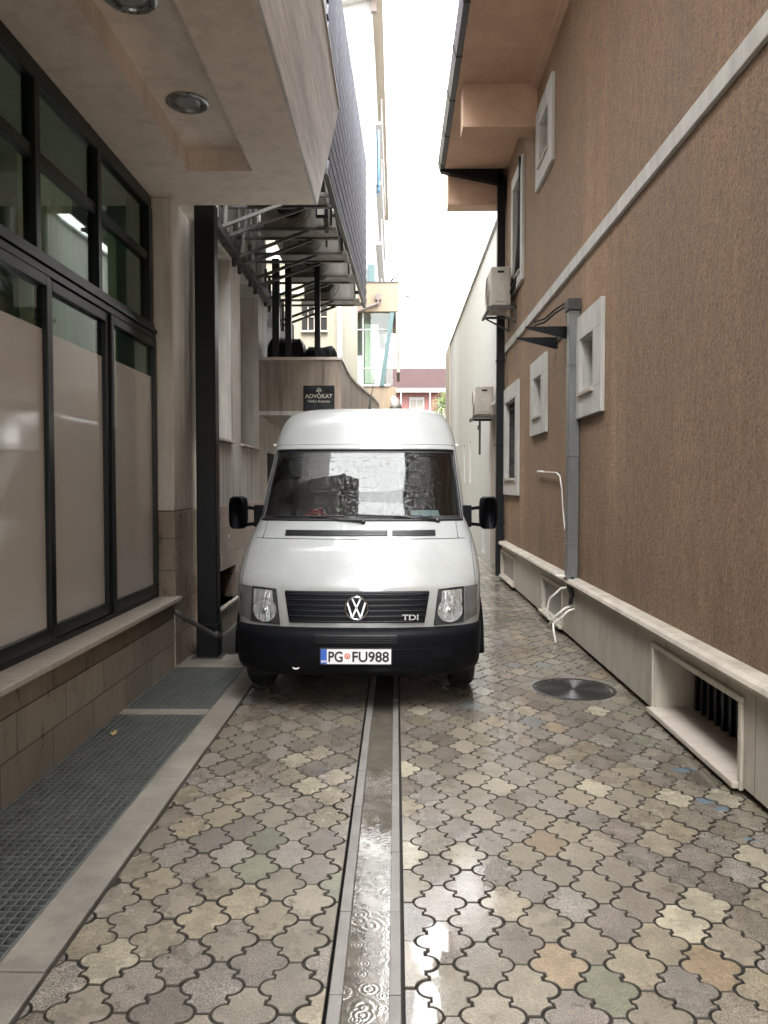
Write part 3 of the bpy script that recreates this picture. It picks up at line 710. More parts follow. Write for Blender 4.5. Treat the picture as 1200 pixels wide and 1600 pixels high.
tag(cb.build('drain_hoses', WHITE_PLASTIC, smooth=True), 'bundle of white plastic hoses dangling from the plinth under the downpipe', 'hose')
hb = MB(); hb.tube([(1.88, 8.34, .70), (1.86, 8.30, .60), (1.88, 8.22, .52), (1.86, 8.2, .42)], .022, 8).tube([(1.90, 8.26, .70), (1.87, 8.22, .62), (1.89, 8.2, .5)], .02, 8)
tag(hb.build('insulated_pipes', BLACK_CABLE, smooth=True), 'black insulated pipes poking out at the foot of the steel downpipe', 'pipe')

def ac_unit(x0, x1, y0, y1, z0, z1, label, mat, face, group=None, brk=True):
    """face: '-x' fan towards the alley, '-y' fan towards the camera"""
    t = thing('air_conditioner', label, 'air conditioner', ((x0+x1)/2, (y0+y1)/2, z0), group)
    m_ = MB(); m_.box(x0, x1, y0, y1, z0+.02, z1); m_.build('casing', mat, t, bevel=.015)
    m_ = MB()
    if face == '-x':
        yc, zc, rr = y0+(y1-y0)*.6, (z0+z1)/2, min(z1-z0, y1-y0)*.41
        m_.lathe((x0, yc, zc), (-1, 0, 0), [(rr+.02, -.002), (rr+.02, .012), (rr, .012), (rr, .002)], 28)
        f_ = MB(); f_.lathe((x0, yc, zc), (-1, 0, 0), [(rr, .001), (rr*.2, .004)], 28)
        for k in range(7):
            q = rr*(k+1)/7.2; m_.tube([(x0-.014, yc+q*math.cos(2*math.pi*i/24), zc+q*math.sin(2*math.pi*i/24)) for i in range(24)], .003, 4, closed=True)
    else:
        xc, zc, rr = x0+(x1-x0)*.4, (z0+z1)/2, (z1-z0)*.41
        m_.lathe((xc, y0, zc), (0, -1, 0), [(rr+.02, -.002), (rr+.02, .012), (rr, .012), (rr, .002)], 28)
        f_ = MB(); f_.lathe((xc, y0, zc), (0, -1, 0), [(rr, .001), (rr*.2, .004)], 28)
        for k in range(7):
            q = rr*(k+1)/7.2; m_.tube([(xc+q*math.cos(2*math.pi*i/24), y0-.014, zc+q*math.sin(2*math.pi*i/24)) for i in range(24)], .003, 4, closed=True)
    m_.build('fan_guard', mat, t); f_.build('fan', DARK_VOID, t)
    m_ = MB()
    if face == '-x': m_.box((x0+x1)/2-.06, (x0+x1)/2+.05, y0-.004, y0, z1-.10, z1-.065)
    else: m_.box(x1-.2, x1-.08, y0-.004, y0, z1-.10, z1-.065)
    m_.build('grip', DARK_VOID, t)
    if face == '-x':
        m_ = MB(); m_.box((x0+x1)/2-.08, (x0+x1)/2+.09, y0-.012, y0, z0+.08, z0+(z1-z0)*.55); m_.build('valve_cover', mat, t, bevel=.006)
    return t
t = ac_unit(1.56, 1.88, 12.75, 13.55, 4.62, 5.27, 'beige air conditioner bolted high on the brown wall by the corner', AC_BEIGE, '-x', 'air conditioners on the right hand walls')
m_ = MB(); 
for yy in (12.72, 13.5):
    m_.box(1.50, XW, yy, yy+.03, 4.58, 4.62); m_.box(1.94, XW, yy, yy+.03, 4.35, 4.62); m_.bar((1.55, yy+.015, 4.585), (1.95, yy+.015, 4.38), .025, .025)
m_.box(1.49, 1.53, 12.7, 13.55, 4.55, 4.59); m_.build('bracket', STEEL_DK, t)
m_ = MB(); m_.tube([(1.88, 12.73, 4.85), (1.93, 12.5, 4.95), (1.94, 12.3, 5.4), (1.93, 12.2, 6.0), (1.93, 12.15, 6.6), (1.90, 12.05, 6.75)], .03, 8); m_.tube([(1.88, 12.74, 4.95), (1.92, 12.55, 5.1), (1.93, 12.4, 5.5), (1.93, 12.3, 6.2)], .018, 8)
m_.build('insulated_hose', BLACK_CABLE, t, smooth=True)

# ================================================================== RIGHT: white building beyond
wb_ = thing('white_building', 'long plain white rendered building beyond the brown one', 'building', (2.0, 22, 0))
F0, F1, FZ = 14.36, 30.3, 6.82
holes = [(16.2, 16.45, 1.9, 3.05), (20.6, 20.9, 1.75, 2.85), (22.3, 22.6, 1.75, 2.85), (15.2, 15.75, .15, 1.0), (17.3, 17.8, .15, 1.0)]
m_ = wall_x(XW+.02, F0, 28.2, 0, FZ, holes, .2, -1)
m_.quad((XW+.02, F0, 0), (9, F0, 0), (9, F0, FZ), (XW+.02, F0, FZ)); m_.quad((XW+.02, F0, FZ), (9, F0, FZ), (9, F1, FZ), (XW+.02, F1, FZ)); m_.quad((XW+.02, F1, 0), (9, F1, 0), (9, F1, FZ), (XW+.02, F1, FZ))
m_.build('wall', WHITE_WALL, wb_)
m_ = MB(); m_.box(XW-.04, XW+.06, 28.2, F1, 0, FZ-.02); m_.build('end_pier', TAN_WALL, wb_)
m_ = MB(); m_.box(XW-.03, XW+.3, F0-.02, F1+.05, FZ, FZ+.05); m_.build('coping', PALE_GREY, wb_)
for h in holes:
    m_ = MB(); m_.box(XW+.19, XW+.21, h[0], h[1], h[2], h[3]); m_.build('window', DARK_GLASS if h[2] > 1 else DARK_VOID, wb_)
m_ = MB(); m_.box(XW-.02, XW+.06, 15.55, 15.9, .1, 3.1); m_.build('pilaster', TAN_WALL, wb_)
m_ = MB(); m_.box(XW-.04, XW+.02, 18.2, 18.4, 3.0, 3.1); m_.build('wall_lamp', STEEL_DK, wb_)
t = ac_unit(1.56, 1.90, 15.1, 15.9, 3.05, 3.62, 'beige air conditioner on the white wall behind the black downpipe', AC_BEIGE, '-x', 'air conditioners on the right hand walls')
m_ = MB(); m_.box(1.50, 1.99, 15.12, 15.16, 3.0, 3.05); m_.box(1.50, 1.99, 15.8, 15.84, 3.0, 3.05); m_.box(1.50, 1.54, 15.0, 15.9, 2.98, 3.02); m_.box(1.66, 1.70, 15.5, 15.54, 2.3, 3.0); m_.build('bracket', STEEL_DK, t)
m_ = MB(); m_.tube([(1.86, 15.08, 3.25), (1.92, 15.0, 3.3), (1.96, 14.9, 3.4)], .02, 6); m_.build('hose', WHITE_PLASTIC, t)
# ================================================================== LEFT: glazed corner building with canopy
GXL = -2.25; WXL = -2.06
SZ = 4.32
lb = thing('glazed_building', 'dark green framed shopfront building under a deep beige canopy', 'building', (-2.2, 3, 0))
m_ = MB(); m_.quad((WXL, -12, 0), (WXL, 7.06, 0), (WXL, 7.06, .62), (WXL, -12, .62)); m_.build('base_wall', BASE_TILE, lb)
m_ = MB(); m_.box(GXL-.05, -2.0, -12, 7.12, .62, .66); m_.build('sill', SILL, lb, bevel=.006)
# pier
m_ = MB(); m_.box(GXL, -2.05, 7.08, 7.9, 1.455, SZ); m_.build('pier', PIER, lb, bevel=.012)
m_ = MB(); m_.box(GXL, -2.048, 7.07, 7.9, 0, 1.45); m_.build('pier_base', DADO, lb, bevel=.005)
m_ = MB(); m_.box(-2.262, GXL, 7.05, 7.9, .66, SZ); m_.build('pier_side', GREEN_ALU, lb)
# interior
m_ = MB(); m_.quad((-5, -12, .66), (-5, 7.05, .66), (-5, 7.05, SZ), (-5, -12, SZ)); m_.quad((-5, 7.05, .5), (GXL, 7.05, .5), (GXL, 7.05, SZ), (-5, 7.05, SZ)); m_.quad((-5, -12, .5), (GXL, -12, .5), (GXL, 7.05, .5), (-5, 7.05, .5)); m_.quad((-5, -12, SZ-.01), (GXL, -12, SZ-.01), (GXL, 7.05, SZ-.01), (-5, 7.05, SZ-.01)); m_.quad((-5, -12, .5), (GXL, -12, .5), (GXL, -12, SZ), (-5, -12, SZ))
m_.build('interior', ROOM, lb)
def curtain(y0, y1, z0, z1, X):
    rows = []; n = 40
    for z in (z0, z1): rows.append([(X+.02*math.sin(k*1.3), y0+(y1-y0)*k/n, z) for k in range(n+1)])
    MB().grid(rows).build('curtain', CURTAIN, lb, smooth=True)
curtain(5.0, 5.8, 2.6, 3.85, -2.45); curtain(6.15, 6.62, 2.4, 3.86, -2.42); curtain(4.2, 4.6, 2.4, 3.4, -2.5)
# frames. upper lights
ym = [-12, -8, -4.0, -2.0, -.4, 1.2, 2.4, 3.65, 4.80, 5.80, 7.05]
T0, T1 = 3.02, 3.16
fr = MB()
fr.box(GXL-.06, GXL+.02, -12, 7.05, 4.20, SZ-.002); fr.box(GXL-.05, GXL+.012, -12, 7.05, 3.71, 3.79)
fr.box(GXL-.06, GXL+.05, -12, 7.05, T0, T0+.05); fr.box(GXL-.06, GXL+.065, -12, 7.05, T0+.055, T0+.09); fr.box(GXL-.06, GXL+.04, -12, 7.05, T0+.095, T1)
for y in ym[1:-1]: fr.box(GXL-.055, GXL+.03, y-.035, y+.035, T1, 4.20)
fr.box(GXL-.06, GXL+.03, 6.95, 7.05, T1, 4.20)
uf = fr.build('upper_frame', GREEN_ALU, lb, bevel=.004)
for i in range(len(ym)-1):
    for (z0, z1) in ((T1, 3.71), (3.79, 4.2)):
        m_ = MB(); m_.box(GXL-.02, GXL-.012, ym[i]+.035, ym[i+1]-.035, z0, z1); m_.build('pane', SHOP_GLASS, uf)
yl = [-12, -8, -3.6, -1.2, .4, 1.55, 2.7, 3.72, 4.90, 5.93, 7.05]
for i in range(len(yl)-1):
    a, c = yl[i]+.006, yl[i+1]-.006
    fr = MB(); z0, z1 = .70, T0-.005; e = .055; dx = .02 if i % 2 else .0
    X0, X1 = GXL-.05+dx, GXL+.035+dx
    fr.box(X0, X1, a, a+e, z0, z1); fr.box(X0, X1, c-e, c, z0, z1); fr.box(X0, X1, a+e, c-e, z0, z0+.085); fr.box(X0, X1, a+e, c-e, z1-.07, z1)
    d_ = fr.build('shop_window', GREEN_ALU, lb, bevel=.005)
    m_ = MB(); m_.box(GXL-.006+dx, GXL+dx, a+e, c-e, 2.68, z1-.07); m_.build('clear_pane', SHOP_GLASS, d_)
    m_ = MB(); m_.box(GXL-.005+dx, GXL+.001+dx, a+e, c-e, z0+.085, 2.68); m_.build('frosted_pane', FILM, d_)
m_ = MB(); m_.box(GXL-.05, GXL+.05, -12, 7.05, .66, .697); m_.build('track', BLACK_METAL, lb)
# canopy: soffit with coffer
ED = 7.28; CX0, CX1, CY1, CZ = -1.745, -1.205, 6.5, 4.49
def fx(z): return -.766 + (z-SZ)/(5.2-SZ)*.216
m_ = MB()
m_.quad((GXL-.2, -12, SZ), (CX0, -12, SZ), (CX0, CY1, SZ), (GXL-.2, CY1, SZ)); m_.quad((CX1, -12, SZ), (-.766, -12, SZ), (-.766, CY1, SZ), (CX1, CY1, SZ))
m_.quad((GXL-.2, CY1, SZ), (-.766, CY1, SZ), (-.766, ED, SZ), (GXL-.2, ED, SZ))
m_.quad((CX0, -12, SZ), (CX0, CY1, SZ), (CX0, CY1, CZ), (CX0, -12, CZ)); m_.quad((CX1, -12, SZ), (CX1, CY1, SZ), (CX1, CY1, CZ), (CX1, -12, CZ)); m_.quad((CX0, CY1, SZ), (CX1, CY1, SZ), (CX1, CY1, CZ), (CX0, CY1, CZ))
m_.quad((CX0, -12, CZ), (CX1, -12, CZ), (CX1, CY1, CZ), (CX0, CY1, CZ))
m_.quad((GXL-.2, ED, SZ), (-.766, ED, SZ), (-.60, ED, 5.0), (GXL-.2, ED, 5.0))
m_.build('canopy_soffit', CANOPY, lb)
m_ = MB(); m_.prism([(-.766, SZ), (-.74, SZ), (-.535, 5.2), (-.62, 5.2), (-.78, 4.6)], 'y', -12, ED+.01); m_.build('canopy_fascia', FASCIA, lb)
m_ = MB(); m_.box(-.64, -.528, -12, ED+.015, 5.2, 5.225); m_.build('canopy_coping', PALE_GREY, lb)
m_ = MB(); m_.box(-1.99, -.62, -12, ED, 5.02, 5.10); m_.build('canopy_roof', CONCRETE, lb)
m_ = MB(); m_.box(-6, -1.99, -12, 7.9, SZ+.3, 11); m_.build('upper_wall', GREYSTONE, lb)
for yy in (2.05, 3.25, 4.47, 5.69):
    m_ = MB(); m_.lathe((-1.525, yy, CZ), (0, 0, -1), [(.155, -.01), (.155, .012), (.14, .02), (.118, .014), (.112, -.0)], 36); o = m_.build('downlight', CHROME_GREY, lb, smooth=False)
    m_ = MB(); m_.lathe((-1.525, yy, CZ), (0, 0, -1), [(.112, .002), (.07, .006), (.02, .007)], 36); m_.build('lens', LIGHT_GLASS, o, smooth=True)

cl = thing('steel_column', 'black square steel column at the end of the glazed shopfront', 'column', (-1.845, 7.47, 0))
m_ = MB(); m_.box(-1.94, -1.745, 7.42, 7.58, 0.0, 4.40); m_.box(-1.95, -1.735, 7.41, 7.59, 0, .34); m_.build('shaft', BLACK_METAL, cl, bevel=.012)
m_ = MB(); m_.box(-1.99, -1.70, 7.38, 7.62, 0, .015); m_.build('base_plate', STEEL_DK, cl)
ps = MB(); ps.tube([(-2.03, 6.95, .55), (-1.98, 6.98, .50), (-1.84, 7.15, .36), (-1.74, 7.25, .27), (-1.66, 7.28, .25)], .024, 10).tube([(-1.73, 7.255, .272), (-1.70, 7.265, .262)], .031, 10)
tag(ps.build('waste_pipe', STEEL_DK, smooth=True), 'short grey waste pipe slanting from the sill towards the column', 'pipe')

# ================================================================== LEFT: grey stone building B
gb = thing('grey_stone_building', 'weathered grey stone building with tall recessed windows behind the black column', 'building', (-2.0, 9.5, 0))
BX = -1.98; BY0, BY1 = 7.62, 11.8
holes = [(8.05, 9.22, 2.22, 4.38), (9.80, 11.08, 2.22, 4.38)]
m_ = wall_x(BX, BY0, BY1, 1.455, 4.46, holes, .34, 1)
m_.quad((BX, BY1, 1.45), (-4, BY1, 1.45), (-4, BY1, 10), (BX, BY1, 10)); m_.build('wall', GREYSTONE, gb)
m_ = MB(); m_.box(-2.6, -2.0, BY0, BY1, 4.46, 10); m_.build('upper_wall', GREYSTONE, gb)
nich = [(8.35, 9.4, .32, .72)]
m_ = wall_x(BX+.004, BY0, BY1+.01, 0, 1.452, nich, .3, 1); m_.quad((BX+.004, BY1+.01, 0), (-4, BY1+.01, 0), (-4, BY1+.01, 1.452), (BX+.004, BY1+.01, 1.452)); m_.build('dado', DADO, gb)
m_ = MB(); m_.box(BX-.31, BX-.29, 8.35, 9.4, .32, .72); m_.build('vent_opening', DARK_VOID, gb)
m_ = MB(); m_.box(BX-.28, BX+.05, 8.3, 9.45, .295, .32); m_.build('vent_ledge', SILL, gb, bevel=.004)
for (a, c, e, f) in holes:
    m_ = MB(); m_.box(BX-.31, BX-.29, a+.05, c-.05, e+.05, f-.05); w_ = m_.build('window', DARK_GLASS, gb)
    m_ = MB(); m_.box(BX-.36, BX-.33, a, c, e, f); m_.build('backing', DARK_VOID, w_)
    m_ = MB(); X0, X1 = BX-.335, BX-.27
    m_.box(X0, X1, a, a+.06, e, f); m_.box(X0, X1, c-.06, c, e, f); m_.box(X0, X1, a+.06, c-.06, e, e+.06); m_.box(X0, X1, a+.06, c-.06, f-.06, f); m_.box(X0, X1, (a+c)/2-.03, (a+c)/2+.03, e+.06, f-.06); m_.build('frame', BLACK_METAL, w_)
    m_ = MB(); m_.box(BX-.26, BX+.05, a-.02, c+.02, e-.03, e); m_.build('sill', SILL, w_, bevel=.004)
m_ = MB(); m_.box(BX, BX+.10, BY0, BY1, 4.42, 4.50); m_.box(BX, BX+.05, BY0, BY1, 4.50, 4.60); m_.build('ledge', STEEL_DK, gb)
for y in (8.2, 9.0, 9.7, 10.5, 11.2):
    m_ = MB(); m_.box(BX, BX+.03, y, y+.25, 4.6, 6.8); m_.build('pilaster', GREYSTONE, gb)
m_ = MB(); m_.tube([(BX+.08, 8.6, 4.55), (BX+.10, 8.62, 5.2), (BX+.08, 8.6, 6.4)], .03, 8).tube([(BX+.07, 9.55, 4.55), (BX+.12, 9.6, 5.0), (BX+.08, 9.7, 6.2)], .02, 8).tube([(BX+.07, 10.2, 4.55), (BX+.12, 10.3, 5.3), (BX+.3, 10.3, 5.6)], .02, 8); m_.build('conduit', PALE_GREY, gb, smooth=True)

# bank of air conditioners behind the louvred screen
labs = ['dusty air conditioner nearest the canopy edge, under the louvred screen', 'dusty air conditioner second behind the canopy edge, above the tall windows',
        'grey air conditioner third behind the canopy, with pale underside', 'grey air conditioner fourth behind the canopy, above the balcony posts', 'dark air conditioner farthest in the bank, above the balcony bundles']
specs = [(-1.62, -.86, 8.5, 8.85, 4.86), (-1.60, -.80, 9.35, 9.72, 4.78), (-1.52, -.74, 10.4, 10.8, 4.80), (-1.58, -.72, 11.6, 12.0, 4.82), (-1.55, -.70, 13.0, 13.4, 4.80)]
for (x0, x1, y0, y1, z), lab in zip(specs, labs):
    t = ac_unit(x0, x1, y0, y1, z, z+.58, lab, AC_GREY, '-y', 'air conditioners behind the louvred screen')
    for yy in (y0-.02, y1-.05):
        m_ = MB(); m_.bar((BX+.02, yy, z-.36), (-1.05, yy, z-.03), .035, .035); m_.bar((BX, yy, z-.012), (-.72, yy, z-.012), .04, .03); m_.bar((BX+.02, yy, z-.45), (BX+.02, yy, z+.1), .05, .04); m_.build('bracket', STEEL_DK, t)
    m_ = MB(); m_.box(x0-.06, x1+.08, y0-.03, y1+.05, z-.006, z+.018); m_.build('drip_tray', AC_GREY, t)

m_ = MB(); m_.box(BX+.031, -1.02, 8.1, 14.0, 5.62, 5.66); m_.build('added_shade_sheet', STEEL_DK, gb)  # invented roof sheet, added to keep light off the air conditioners
# louvred screen
sc_ = thing('louvred_screen', 'tall screen of pale lavender metal slats hiding the air conditioners', 'screen', (-.62, 11, 4.95))
A0 = Vector((-.70, 8.0, 0)); A1 = Vector((-.545, 14.0, 0)); SZ0, SZ1 = 4.95, 7.45
sl = MB(); nsl = 15; d = (A1-A0).normalized(); nx = Vector((d.y, -d.x, 0))
for k in range(nsl):
    z = SZ0 + .03 + (SZ1-SZ0-.06)*k/(nsl-1)
    p, q = A0, A1
    h = .050; t = nx*.024
    vs = [p-t+Vector((0,0,z-h)), q-t+Vector((0,0,z-h)), q-t+Vector((0,0,z+h)), p-t+Vector((0,0,z+h)), p+Vector((0,0,z-h)), q+Vector((0,0,z-h)), q+t*.5+Vector((0,0,z+h)), p+t*.5+Vector((0,0,z+h))]
    sl.add(vs, [(3,2,1,0), (4,5,6,7), (0,1,5,4), (1,2,6,5), (2,3,7,6), (3,0,4,7)])
sl.build('slats', LOUVRE, sc_)
m_ = MB(); b0, b1 = A0-nx*.021, A1-nx*.021; m_.bar(b0+Vector((0,0,(SZ0+SZ1)/2)), b1+Vector((0,0,(SZ0+SZ1)/2)), .003, SZ1-SZ0); m_.build('backing_sheet', STEEL_DK, sc_)
m_ = MB()
for s in (.0, .17, .34, .5, .67, .84, 1.0):
    p = A0.lerp(A1, s) - nx*.045; m_.bar((p.x, p.y, SZ0-.04), (p.x, p.y, SZ1), .05, .05)
m_.bar(A0-nx*.03+Vector((0,0,SZ0-.03)), A1-nx*.03+Vector((0,0,SZ0-.03)), .05, .06); m_.bar(A0-nx*.03+Vector((0,0,SZ1+.02)), A1-nx*.03+Vector((0,0,SZ1+.02)), .07, .08)
m_.build('frame', STEEL_DK, sc_)
m_ = MB()
for s in (.02, .17, .34, .5, .67, .84, .98):
    p = A0.lerp(A1, s)
    for z in (SZ0-.02, SZ0+.75): m_.bar((BX+.6 if z > 5.2 else -1.0, p.y, z), (p.x-.06, p.y, z), .045, .05)
m_.build('arms', BLACK_METAL, sc_)
m_ = MB()
for (s, x) in ((.06, -.92), (.3, -.88)):
    p = A0.lerp(A1, s)
    m_.box(x-.012, x+.012, p.y-.02, p.y+.02, 4.7, 6.2)
m_.bar((-.90, 8.3, 6.1), (-.84, 9.4, 4.75), .05, .05); m_.bar((-.80, 9.4, 5.6), (-.74, 10.8, 4.8), .05, .05)
m_.build('braces', STEEL_DK, sc_)
fl_ = thing('floodlight', 'small square floodlight clipped to the screen frame', 'floodlight', (-.86, 9.2, 4.98))
m_ = MB(); m_.box(-.955, -.81, 9.18, 9.24, 4.86, 5.0); m_.build('housing', BLACK_METAL, fl_, bevel=.008)
m_ = MB(); m_.box(-.935, -.85, 9.174, 9.18, 4.885, 4.975); m_.build('lens', WHITE_PLASTIC, fl_)

# balcony with curved parapet
bl = thing('balcony', 'brown streaked stone balcony with a curved parapet above the van', 'balcony', (-1.3, 11.1, 2.76))
path = [(-2.0, 11.10), (-.79, 11.10), (-.785, 12.2), (-.77, 13.0), (-.71, 13.9), (-.60, 14.9), (-.47, 16.1), (-.40, 17.3), (-.42, 18.2)]
m_ = MB(); inn = [(-2.0, 11.28), (-.95, 11.28), (-.94, 12.2), (-.92, 13.0), (-.87, 13.95), (-.77, 14.95), (-.64, 16.1), (-.57, 17.3), (-.59, 18.2)]
rows = []
for (po_, z) in ((path, 2.76), (path, 3.49), (inn, 3.49), (inn, 2.76)): rows.append([(x, y, z) for x, y in po_])
rows.append(rows[0]); m_.grid(rows); m_.build('parapet', BALCONY, bl)
m_ = MB(); rows = []
ou = [(x+.02, y-.02) for x, y in path]; ii = [(x-.02, y+.02) for x, y in inn]
for (po_, z) in ((ou, 3.49), (ou, 3.53), (ii, 3.53), (ii, 3.49)): rows.append([(x, y, z) for x, y in po_])
rows.append(rows[0]); m_.grid(rows); m_.build('capping', SILL, bl)
m_ = MB(); m_.prism([(-3.2, 11.1)] + path[1:] + [(-3.2, 18.2)], 'z', 2.70, 2.758); m_.build('slab', GREYSTONE, bl)
bw = MB(); bw.box(-3.4, -2.05, 11.82, 17.4, 0, 2.7); bw.box(-3.4, -3.2, 11.82, 17.4, 2.7, 8)
bw2 = thing('setback_wall', 'grey set back wall under and behind the stone balcony', 'wall', (-3, 14, 0)); bw.build('wall', GREYSTONE, bw2)
m_ = MB(); m_.box(-3.2, -2.06, 11.83, 15.6, 2.78, 4.9); m_.build('recess_shade_block', BLACK_SHEET, bw2)  # black block standing in for the deep shade of the balcony recess
m_ = MB(); m_.box(-2.05, -2.03, 12.2, 13.0, 0, 2.2); m_.build('doorway', DARK_VOID, bw2)
# posts
for i, (x, y, r_) in enumerate(((-1.74, 11.19, .05), (-1.56, 11.19, .045), (-1.14, 11.19, .04))):
    m_ = MB(); m_.box(x-r_, x+r_, y-r_, y+r_, 3.53, 4.95); m_.build
    tag(m_.build('balcony_post', BLACK_METAL, bevel=.005, loc=(x, y, 2.76)), ['leftmost black steel post rising in front of the tall dark bundle on the balcony', 'second black steel post from the left at the right edge of the tall dark bundle', 'thin black steel post standing before the yellow wall window'][i], 'post', 'steel posts on the balcony')
def bundle(x0, x1, y0, y1, z0, z1, label, seed):
    rnd = random.Random(seed); m_ = MB(); nu, nv = 28, 10; rows = []
    for j in range(nv+1):
        t = j/nv; row = []
        prof = (1.0 if t < .72 else math.sqrt(max(0, 1-((t-.72)/.28)**2*.45)))
        for i in range(nu+1):
            a = 2*math.pi*(i % nu)/nu; c, s = math.cos(a), math.sin(a); k = 1/max(abs(c)**3, abs(s)**3)**.33*.94
            w = 1 + .06*math.sin(5*a+seed+3*t) + .04*math.sin(9*a+2*seed)
            row.append(((x0+x1)/2+(x1-x0)/2*c*k*prof*w, (y0+y1)/2+(y1-y0)/2*s*k*prof*w, z0+(z1-z0)*t*(1+.05*math.sin(2*a+seed))))
        rows.append(row)
    m_.grid(rows); n0 = len(m_.v)-nu-1; m_.f.append(tuple(n0+i for i in range(nu)))
    return tag(m_.build('covered_bundle', BLACK_SHEET, smooth=True, loc=((x0+x1)/2, (y0+y1)/2, z0)), label, 'bundle', 'dark covered bundles on the balcony')
bundle(-1.92, -1.36, 11.35, 11.8, 3.2, 3.86, 'tall dark plastic covered bundle at the left on the balcony', 1)
bundle(-1.36, -.88, 11.35, 11.75, 3.3, 3.74, 'low wide dark covered bundle on the balcony before the yellow wall', 2)
sg = thing('advocate_sign', 'small black sign with pale lettering on the balcony front', 'sign', (-1.12, 11.09, 2.98))
m_ = MB(); m_.box(-1.335, -.885, 11.065, 11.098, 2.74, 3.12); m_.build('panel', SIGN_BLACK, sg, bevel=.004)
text_part('ADVOKAT', .082, face_cam(-1.11, 11.062, 2.965), GOLD, 'lettering', sg, .002, .0012)
text_part('Vlatko Kusovac', .052, face_cam(-1.11, 11.062, 2.895), GOLD, 'lettering', sg, .002, .0006)
m_ = MB(); m_.tube([(-1.11, 11.06, 3.00), (-1.11, 11.06, 3.09)], .006, 6).bar((-1.14, 11.062, 3.07), (-1.08, 11.062, 3.075), .004, .006).lathe((-1.135, 11.062, 3.045), (0, 1, 0), [(.014, -.003), (.014, .003)], 12).lathe((-1.085, 11.062, 3.05), (0, 1, 0), [(.014, -.003), (.014, .003)], 12); m_.build('scales_emblem', GOLD, sg)

# ================================================================== far left buildings
yb = thing('yellow_building', 'pale yellow building with a barred square window behind the balcony', 'building', (-3, 17.5, 0))
m_ = MB(); m_.box(-7, -1.30, 17.5, 26, 0, 13); m_.build('wall', YELLOW_WALL, yb)
m_ = MB(); m_.box(-7, -1.27, 17.44, 17.5, 6.75, 6.95); m_.box(-7, -1.27, 17.46, 17.5, 6.0, 6.06); m_.build('cornice', WHITE_FACADE, yb)
m_ = MB(); m_.box(-7, -1.28, 17.47, 17.5, 10.2, 12.0); m_.build('violet_panel', VIOLET, yb)
m_ = MB(); m_.box(-2.13, -1.57, 17.46, 17.498, 5.18, 5.80); w_ = m_.build('window', DARK_VOID, yb)
m_ = MB()
for x in (-1.99, -1.85, -1.71): m_.box(x-.008, x+.008, 17.44, 17.46, 5.18, 5.8)
m_.box(-2.13, -1.57, 17.44, 17.46, 5.47, 5.49); m_.box(-2.15, -1.55, 17.43, 17.5, 5.80, 5.84); m_.box(-2.15, -1.55, 17.43, 17.5, 5.14, 5.18); m_.build('bars', CREAM_TRIM, w_)
m_ = MB(); m_.box(-1.33, -1.22, 17.36, 17.46, 2, 13); m_.build('downpipe', WHITE_FACADE, yb)

db = thing('glass_bay_building', 'tan banded building with a glazed corner bay and teal slanted column', 'building', (-.8, 27, 0))
m_ = MB(); m_.box(-3.2, .07, 27, 31, 7.72, 8.72); m_.build('roof_band', TAN_PANEL, db, bevel=.02)
m_ = MB(); m_.box(-3.22, .09, 26.98, 31.02, 8.72, 8.76); m_.build('coping', STEEL_DK, db)
m_ = MB(); m_.box(-3.2, -.95, 27.9, 31, 0, 7.72); m_.build('wall', WHITE_FACADE, db)
m_ = MB(); m_.prism([(-1.68, 27.12), (-.12, 27.12), (-.4, 27.12), (-.4, 27.12)][:2] + [(-.12, 27.16), (-1.68, 27.16)], 'z', 5.2, 7.7); w_ = m_.build('bay_glass', PALE_GLASS, db)
m_ = MB(); m_.box(-1.68, -.15, 27.08, 27.12, 7.10, 7.14); m_.box(-1.68, -.3, 27.08, 27.12, 5.75, 5.79); m_.box(-1.70, -.2, 27.06, 27.14, 5.14, 5.22)
for x in (-1.68, -1.16): m_.box(x-.02, x+.02, 27.08, 27.12, 5.2, 7.7)
m_.build('mullions', WHITE_FACADE, w_)
m_ = MB(); m_.bar((-.14, 27.1, 7.72), (-.50, 27.1, 5.16), .16, .14); m_.build('slanted_column', TEAL, db)
m_ = MB(); m_.prism([(-.02, 7.72), (.09, 7.72), (.13, 5.62), (.02, 5.62)], 'y', 27.02, 29.5); m_.build('side_fin', AC_GREY, db)
m_ = MB(); m_.box(-3.2, .0, 27.1, 31, 3.0, 5.14); m_.box(-3.2, -.15, 27.2, 31, 0, 3.0); m_.build('lower_wall', TAN_PANEL, db)
m_ = MB(); m_.box(-1.12, -.62, 27.5, 27.9, 5.3, 7.4); m_.build('blind', CURTAIN, db)
m_ = MB(); m_.tube([(-.62, 26.9, 8.2), (-.64, 26.9, 7.98), (-1.0, 26.9, 7.85), (-1.66, 26.9, 7.58), (-1.70, 26.9, 7.3), (-1.70, 26.9, 5.0)], .06, 8).box(-.72, -.52, 26.84, 26.98, 8.1, 8.3); m_.build('downpipe', BROWN_PIPE, db)
m_ = MB(); m_.box(-1.62, -1.15, 26.7, 27.05, 5.0, 6.15); m_.build('white_shutter_box', WHITE_FACADE, db)
m_ = MB(); m_.box(-1.60, -1.42, 26.68, 26.7, 5.05, 6.05); m_.build('shutter', AC_GREY, db)
sdh = thing('satellite_dish', 'grey satellite dish low on the tan building beyond the van', 'satellite dish', (-.12, 26.9, 4.4))
m_ = MB(); m_.lathe((-.12, 26.85, 4.42), (.8, -.5, .3), [(.02, 0), (.15, .03), (.26, .09), (.33, .16)], 24); m_.build('dish', AC_GREY, sdh, smooth=True); m_ = MB(); m_.tube([(-.12, 26.85, 4.42), (-.3, 27.1, 4.3)], .03, 6); m_.build('arm', STEEL_DK, sdh)

